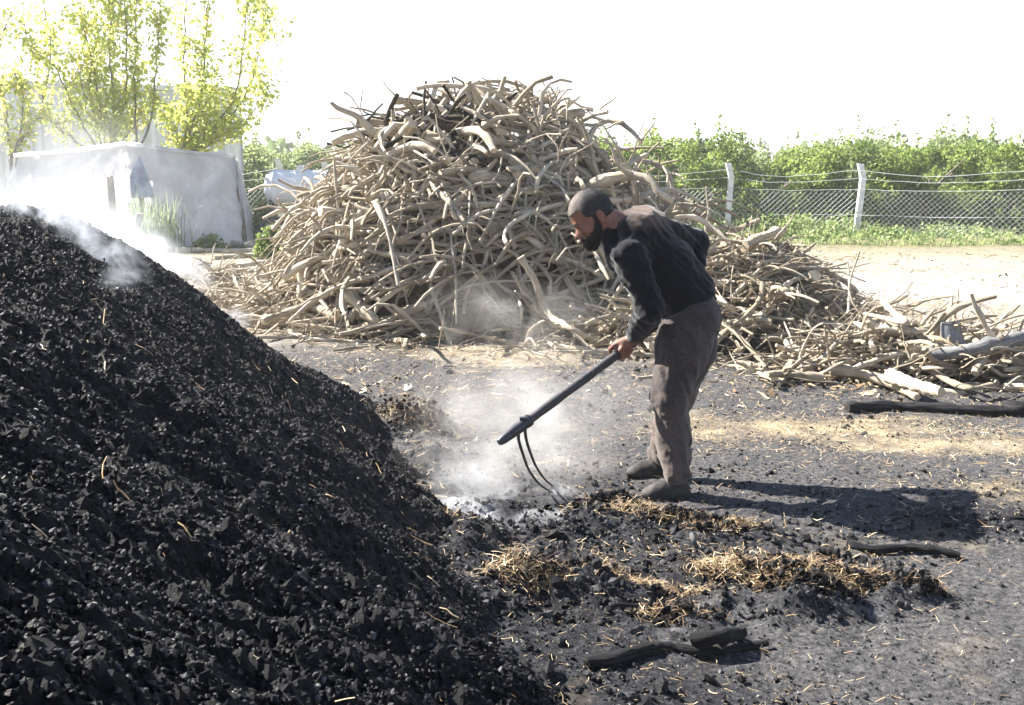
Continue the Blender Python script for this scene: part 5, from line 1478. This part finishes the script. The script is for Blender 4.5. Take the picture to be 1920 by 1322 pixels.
# ------------------------------------------------------------------ logs, poles and burnt wood on the ground
r = np.random.default_rng(909)
def glog(name, pts, rad, mt, lab, lift=None, fork=0, taper=.85, cat='log', lump=.08, sides=12, n=None):
    P = []
    for k, q in enumerate(pts):
        c = gp(q[0], q[1]) ; z = float(gz(c[0], c[1])) + rad * .8 + (0 if lift is None else lift[k])
        P.append(G(q[0], q[1], z) * [1, 1, 0] + [0, 0, z])
    mb = MB(); branch_mb(mb, np.array(P), rad, r, sides, fork, taper, .5, lump, n=n or max(12, len(P) * 4)); c = np.array(P).mean(0)
    return obj(name, mb.me(name, True, c), mt, loc=c, label=lab, cat=cat)
glog('charred_log', [(1588, 764), (1660, 762), (1740, 764), (1820, 768), (1885, 772)], .040, M_char, 'long charred black log lying at the right below the wood sprawl', taper=.9)
glog('charred_log', [(1884, 766), (1910, 768), (1950, 764)], .055, M_char, 'short thick charred log end at the right edge', taper=1)
glog('charred_branch', [(1098, 1240), (1145, 1236), (1200, 1220), (1250, 1213), (1300, 1222), (1330, 1216)], .022, M_char, 'long dark burnt branch lying in the near foreground', fork=0, lump=.16, cat='branch')
glog('charred_log', [(1300, 1200), (1345, 1194), (1390, 1186)], .025, M_char, 'short thick grey-black log resting on the burnt foreground branch', lift=[.02, .03, .0], taper=1)
glog('charred_branch', [(1320, 1216), (1350, 1222), (1390, 1214), (1440, 1204)], .014, M_char, 'thin burnt twig to the right of the short grey-black log', fork=1, cat='branch')
glog('charred_branch', [(1592, 1020), (1640, 1030), (1700, 1026), (1750, 1030), (1800, 1042)], .020, M_char, 'curved shiny black burnt branch right of the straw heaps', cat='branch')
glog('charred_branch', [(1590, 1018), (1620, 1026), (1655, 1036)], .016, M_char, 'brown half-burnt stick at the left end of the curved black branch', cat='branch')
glog('charred_branch', [(1530, 1032), (1550, 1034), (1572, 1038)], .022, M_char, 'short black burnt stub just above the large straw heap', cat='branch', taper=1)
glog('grey_stick', [(920, 1100), (950, 1092), (985, 1088)], .020, M_grey, 'short thick grey stick at the foot of the charcoal mound', taper=.95, cat='stick')
glog('grey_stick', [(1120, 1052), (1145, 1058), (1172, 1068)], .009, M_char, 'thin dark stick lying left of the white ash chips', cat='stick')
glog('grey_stick', [(1244, 1040), (1262, 1048)], .013, M_grey, 'pale grey burnt chip beside the ash patch', cat='stick')
glog('grey_stick', [(1296, 1002), (1302, 1016), (1308, 1032)], .010, M_grey, 'pale grey stick standing in the ash patch', lift=[.06, .03, 0], cat='stick')
glog('charred_branch', [(1862, 955), (1890, 970), (1925, 972)], .014, M_char, 'thin black twig at the right edge near the man\'s shadow', cat='branch')
glog('charred_branch', [(1140, 1140), (1160, 1134), (1195, 1136)], .009, M_char, 'thin black curved stick beside the dark clod', cat='branch')
# long grey pole that lies on the sprawl of wood
def alog(name, pts, rad, mt, lab, taper=.9, fork=0, cat='log', flat=1.):
    P = np.array([hit(a, b_, l_) for a, b_, l_ in pts]); c = P.mean(0)
    mb = MB(); branch_mb(mb, P, rad, r, 12, fork, taper, .6, .06, n=14); return obj(name, mb.me(name, True, c), mt, loc=c, label=lab, cat=cat)
alog('grey_pole', [(1745, 664, .12), (1800, 660, .16), (1860, 646, .2), (1930, 630, .2)], .05, M_grey, 'long smooth grey pole slanting up to the right over the wood sprawl', taper=1.)
# curved slab of bark
q = hit(1785, 640, .12); mb = MB(); nu, nv = 12, 8
u, v = np.meshgrid(np.linspace(0, 1, nu), np.linspace(-1, 1, nv)); 
for sgn in (0,):
    X_ = q[0] + v * .075 * (1 + .3 * u) + .05 * u * u; Z_ = q[2] + .14 - .26 * u + .03 * u * u; Y_ = q[1] - .05 * u + .04 * v * v
    V1 = np.stack([X_, Y_, Z_], -1).reshape(-1, 3); V2 = V1 + [0, .018, .008]
    i = (np.arange(nv - 1)[:, None] * nu + np.arange(nu - 1)[None]).ravel(); Fq = np.stack([i, i + 1, i + nu + 1, i + nu], -1)
    bd = np.concatenate([np.arange(nu), np.arange(1, nv) * nu + nu - 1, (nv - 1) * nu + np.arange(nu - 2, -1, -1), np.arange(nv - 2, 0, -1) * nu]); b2 = np.roll(bd, -1)
    mb.add(np.concatenate([V1, V2]), [np.concatenate([Fq, Fq[:, ::-1] + nu * nv, np.stack([bd, b2, b2 + nu * nv, bd + nu * nv], -1)])], bk=np.tile(V1, (2, 1)), end=0., rnd=.3)
obj('bark_slab', mb.me('bark_slab', True, q), simple('tyre_strip', (.16, .165, .18), .6, .3, .15, 14, .002, 90), loc=q, label='curved flat dark grey slab standing in the wood sprawl left of the grey pole', cat='slab')
# poles lying before the tarpaulin
for pts, rd, lab in (([(375, 445), (450, 458), (545, 468)], .075, 'uppermost pale pole lying before the tarpaulin'), ([(330, 468), (430, 470), (545, 468)], .055, 'middle pale pole lying before the tarpaulin'), ([(400, 484), (480, 478), (550, 474)], .05, 'lowest pale pole lying before the tarpaulin'), ([(440, 500), (500, 492), (560, 486)], .05, 'pale pole lying nearest the wood heap\'s left foot')):
    glog('pole', pts, rd, M_wood, lab, cat='pole', lump=.03, taper=.8)
for pts, rd, lab in (([(236, 458), (252, 440), (262, 400)], .07, 'short board leaning beside the reeds'), ([(250, 452), (275, 468), (310, 486)], .05, 'stick lying slantwise below the reeds')):
    P = [W(a, b_, 22.) for a, b_ in pts]; P = [q * [1, 1, 0] + [0, 0, max(q[2], .05)] for q in P]; mb = MB(); branch_mb(mb, np.array(P), rd, r, 8, 0, .9, .5, .05, n=8); c = np.array(P).mean(0)
    obj('stick', mb.me('stick', True, c), M_grey, loc=c, label=lab, cat='stick')
# faded ball-like stone among the scattered wood on the left
c = hit(380, 505, .05); s = SDF(c - .3, c + .3, .02); s.ell(c, (.16, .12, .15), k=.01); s.disp(lambda x, y, z: .02 * vn(x * 9, y * 9, z * 9, 911)); V, F = s.mesh(1)
obj('boulder', mesh_np('boulder', V - c, F, True), simple('pale_stone', (.36, .37, .40), .9, .2, .2, 6, .01, 20), loc=c, label='rounded pale stone behind the charcoal mound', cat='stone')

# --- heaps of half-burnt straw round the pit
def straw_clump(px, py, rx, ry, h_, n, dark, lab, seed, L0=.085):
    r = np.random.default_rng(seed); cx, cy = gp(px, py); c = np.array([cx, cy, float(gz(cx, cy))])
    a = r.uniform(0, 6.28, n); q = np.sqrt(r.random(n)); x = cx + rx * q * np.cos(a) + rx * .12 * r.normal(size=n); y = cy + ry * q * np.sin(a) + ry * .15 * r.normal(size=n)
    z = gz(x, y) + h_ * np.clip(1 - q ** 2, 0, 1) * r.random(n) ** .6 + .008
    L = L0 * r.uniform(.3, 1.3, n) * .8
    keep_ = (vn(x * 16, y * 16, 0, seed + 5) > -.45) | (r.random(n) < .3); x, y, z, L, n = x[keep_], y[keep_], z[keep_], L[keep_], int(keep_.sum())
    V, F = straws(np.stack([x, y, z], -1), L, .0018 * r.uniform(.6, 1.7, n), seed + 1, .42, .4)
    dk = np.clip(vn(x * 13, y * 13, 0, seed) * .9 + dark - .05 + .25 * r.normal(size=n), 0, 1)
    rn = np.clip((.25 + .75 * r.random(n)) * (1 - dk), 0, 1)
    o = obj('straw_heap', mesh_np('straw_heap', V - c, F, False, {'rnd': np.repeat(rn, 8)}), M_straw, loc=c, label=lab, cat='straw heap')
    # burnt crust under it
    m_ = int(n * .30); k = r.integers(0, n, m_); kk = dk[k] > .3; P = np.stack([x, y, z], -1)[k][kk] - [0, 0, .004]
    if len(P):
        V, F = scatter(ICO[0], ICO[1], P - c, r.uniform(.005, .018, len(P)), r, .2); obj('burnt_crust', mesh_np('burnt_crust', V, F, False, {'rnd': np.repeat(r.random(len(P)) * .7, 12)}), M_coal, parent=o, kind='stuff')
straw_clump(1140, 962, .19, .10, .10, 1500, .55, 'half-burnt straw heap beside the man\'s near shoe', 951)
straw_clump(1250, 985, .30, .06, .05, 900, .45, 'strip of charred straw in front of the near shoe', 953)
straw_clump(990, 1125, .17, .09, .08, 1100, .25, 'golden straw heap at the toe of the charcoal mound', 955)
straw_clump(1110, 1110, .20, .07, .09, 900, .55, 'straw heap with a big black clod, middle foreground', 957)
straw_clump(1230, 1120, .24, .06, .03, 600, .25, 'thin straw patch between the two larger foreground heaps', 959)
straw_clump(1400, 1090, .22, .07, .06, 900, .15, 'orange straw patch left of the largest straw heap', 961)
straw_clump(1530, 1105, .24, .11, .12, 2300, .12, 'largest golden straw heap in the right foreground', 963)
straw_clump(1545, 1135, .12, .05, .10, 700, .85, 'blackened lump at the near side of the largest straw heap', 965)
straw_clump(1640, 1110, .12, .07, .09, 900, .2, 'golden straw tuft right of the largest straw heap', 967)
straw_clump(1710, 1118, .13, .045, .08, 700, .9, 'charred black straw lump farthest right in the foreground', 969)
straw_clump(775, 800, .26, .22, .10, 1100, .5, 'brownish straw-strewn hump at the mound\'s far toe', 971)
straw_clump(1270, 1165, .16, .06, .04, 350, .2, 'small straw tuft above the grey-black log', 973)
straw_clump(1360, 1000, .20, .05, .05, 800, .75, 'grey-black ashy straw strip right of the near shoe', 975)
straw_clump(830, 1010, .08, .06, .06, 120, .4, 'little dry tuft at the rim of the ash pit', 977)
# ------------------------------------------------------------------ smoke and air
def smoke(name, c, rr, dens, seed, lab, col=(.96, .97, 1.), scale=1.6, thr=.42, pw=1.5, rot=0., an=.45):
    m = bpy.data.materials.new(name + '_air'); m.use_nodes = True; t = m.node_tree
    t.nodes.remove(t.nodes['Principled BSDF'])
    pv = nn(t, 'ShaderNodeVolumePrincipled'); pv.inputs['Color'].default_value = (*col, 1); pv.inputs['Anisotropy'].default_value = an
    tc_ = nn(t, 'ShaderNodeTexCoord').outputs['Object']
    ln = nn(t, 'ShaderNodeVectorMath', operation='LENGTH'); t.links.new(tc_, ln.inputs[0])
    f = math_(t, 'MAXIMUM', math_(t, 'SUBTRACT', 1., ln.outputs['Value']), 0.); f = math_(t, 'POWER', f, pw)
    mp = nn(t, 'ShaderNodeMapping'); mp.inputs['Location'].default_value = (seed * 3.1, seed, seed * 1.7); mp.inputs['Scale'].default_value = (rr[0], rr[1], rr[2]); t.links.new(tc_, mp.inputs[0])
    nz = noise(t, mp.outputs[0], scale, 5, .6, 1.2)
    nz = math_(t, 'MULTIPLY', math_(t, 'MAXIMUM', math_(t, 'SUBTRACT', nz, thr), 0.), 1 / (1 - thr) * 2.2)
    t.links.new(math_(t, 'MULTIPLY', math_(t, 'MULTIPLY', f, nz), dens), pv.inputs['Density'])
    t.links.new(pv.outputs[0], t.nodes['Material Output'].inputs['Volume'])
    import bmesh
    bm = bmesh.new(); bmesh.ops.create_icosphere(bm, subdivisions=3, radius=1.0); me = bpy.data.meshes.new(name); bm.to_mesh(me); bm.free()
    o = obj(name, me, m, loc=c, kind='stuff', label=lab, cat='smoke'); o.scale = rr; o.rotation_euler = (0, rot, 0)
    return o
smoke('smoke', W(70, 370, 8.2), (1.3, .9, .9), .6, 1, 'thick pale smoke rising behind the charcoal mound', pw=1.1)
smoke('smoke', W(185, 440, 6.9), (.62, .35, .36), 6.5, 2, 'blue-white smoke rolling over the crest of the mound', scale=3.5, rot=.5, col=(.9, .94, 1.))
smoke('smoke', W(300, 492, 7.3), (.45, .3, .20), 14, 3, 'wisp of smoke behind the mound\'s skyline', scale=4, rot=.5)
for px, py, rr_, dn_, lab in ((95, 425, (.42, .25, .18), 8, 'blue smoke creeping over the top left of the mound'), (170, 455, (.38, .22, .18), 10, 'dense blue-white smoke pouring over the mound crest'), (215, 505, (.28, .16, .14), 9, 'blue smoke trickling down the upper slope'), (228, 560, (.09, .1, .2), 8, 'thin thread of smoke low on the upper slope'), (330, 500, (.30, .2, .10), 7, 'thin smoke along the skyline right of the crest')):
    q_ = _hitm(px, py); smoke('smoke', q_ + [0, -.05, .07], rr_, dn_, px * .1, lab, col=(.86, .92, 1.), scale=5.5, rot=.62, pw=1.2, thr=.47)
smoke('smoke', W(10, 520, 5.4), (.3, .3, .14), 14, 4, 'faint wisp of smoke low at the left edge', scale=5)
smoke('smoke', W(430, 602, 6.7), (.16, .14, .10), 22, 5, 'tiny puff of smoke on the mound\'s right slope', scale=7)
smoke('dust', W(950, 870, 5.5), (.66, .45, .52), 2.4, 6, 'dusty steam whirling round the fork\'s tines', scale=3.2, pw=1.1, col=(1, .985, .96), an=.3)
smoke('dust', W(880, 930, 5.05), (.26, .22, .30), 10, 7, 'thick white steam rising from the ash pit', scale=5, thr=.40)
smoke('dust', W(1000, 935, 5.15), (.34, .16, .13), 16, 8, 'low white ash dust round the tips of the tines', scale=6, thr=.4)
smoke('dust', W(1000, 770, 6.6), (.9, .7, .5), 1.6, 9, 'thin dust drifting over the yard behind the fork', scale=2.2, pw=1.0, col=(1, .98, .95))
smoke('dust', W(960, 590, 9.4), (.95, .5, .42), 1.5, 10, 'thin dust before the hollow at the foot of the heap', scale=2.2, pw=1.1, col=(1, .98, .95))
smoke('smoke', W(985, 1170, 4.05), (.09, .07, .08), 30, 11, 'tiny blue wisp rising from the golden straw heap', scale=12, col=(.85, .9, 1))
# air
m = bpy.data.materials.new('air'); m.use_nodes = True; t = m.node_tree; t.nodes.remove(t.nodes['Principled BSDF'])
pv = nn(t, 'ShaderNodeVolumePrincipled'); pv.inputs['Color'].default_value = (.97, .985, 1, 1); pv.inputs['Density'].default_value = .0010; pv.inputs['Anisotropy'].default_value = .35
t.links.new(pv.outputs[0], t.nodes['Material Output'].inputs['Volume'])
V, F = box_vf((-430, -40, -1.6), (430, 910, 9.5)); obj('haze', mesh_np('haze', V, F), m, kind='stuff', label='thin bright haze over the whole yard', cat='haze')
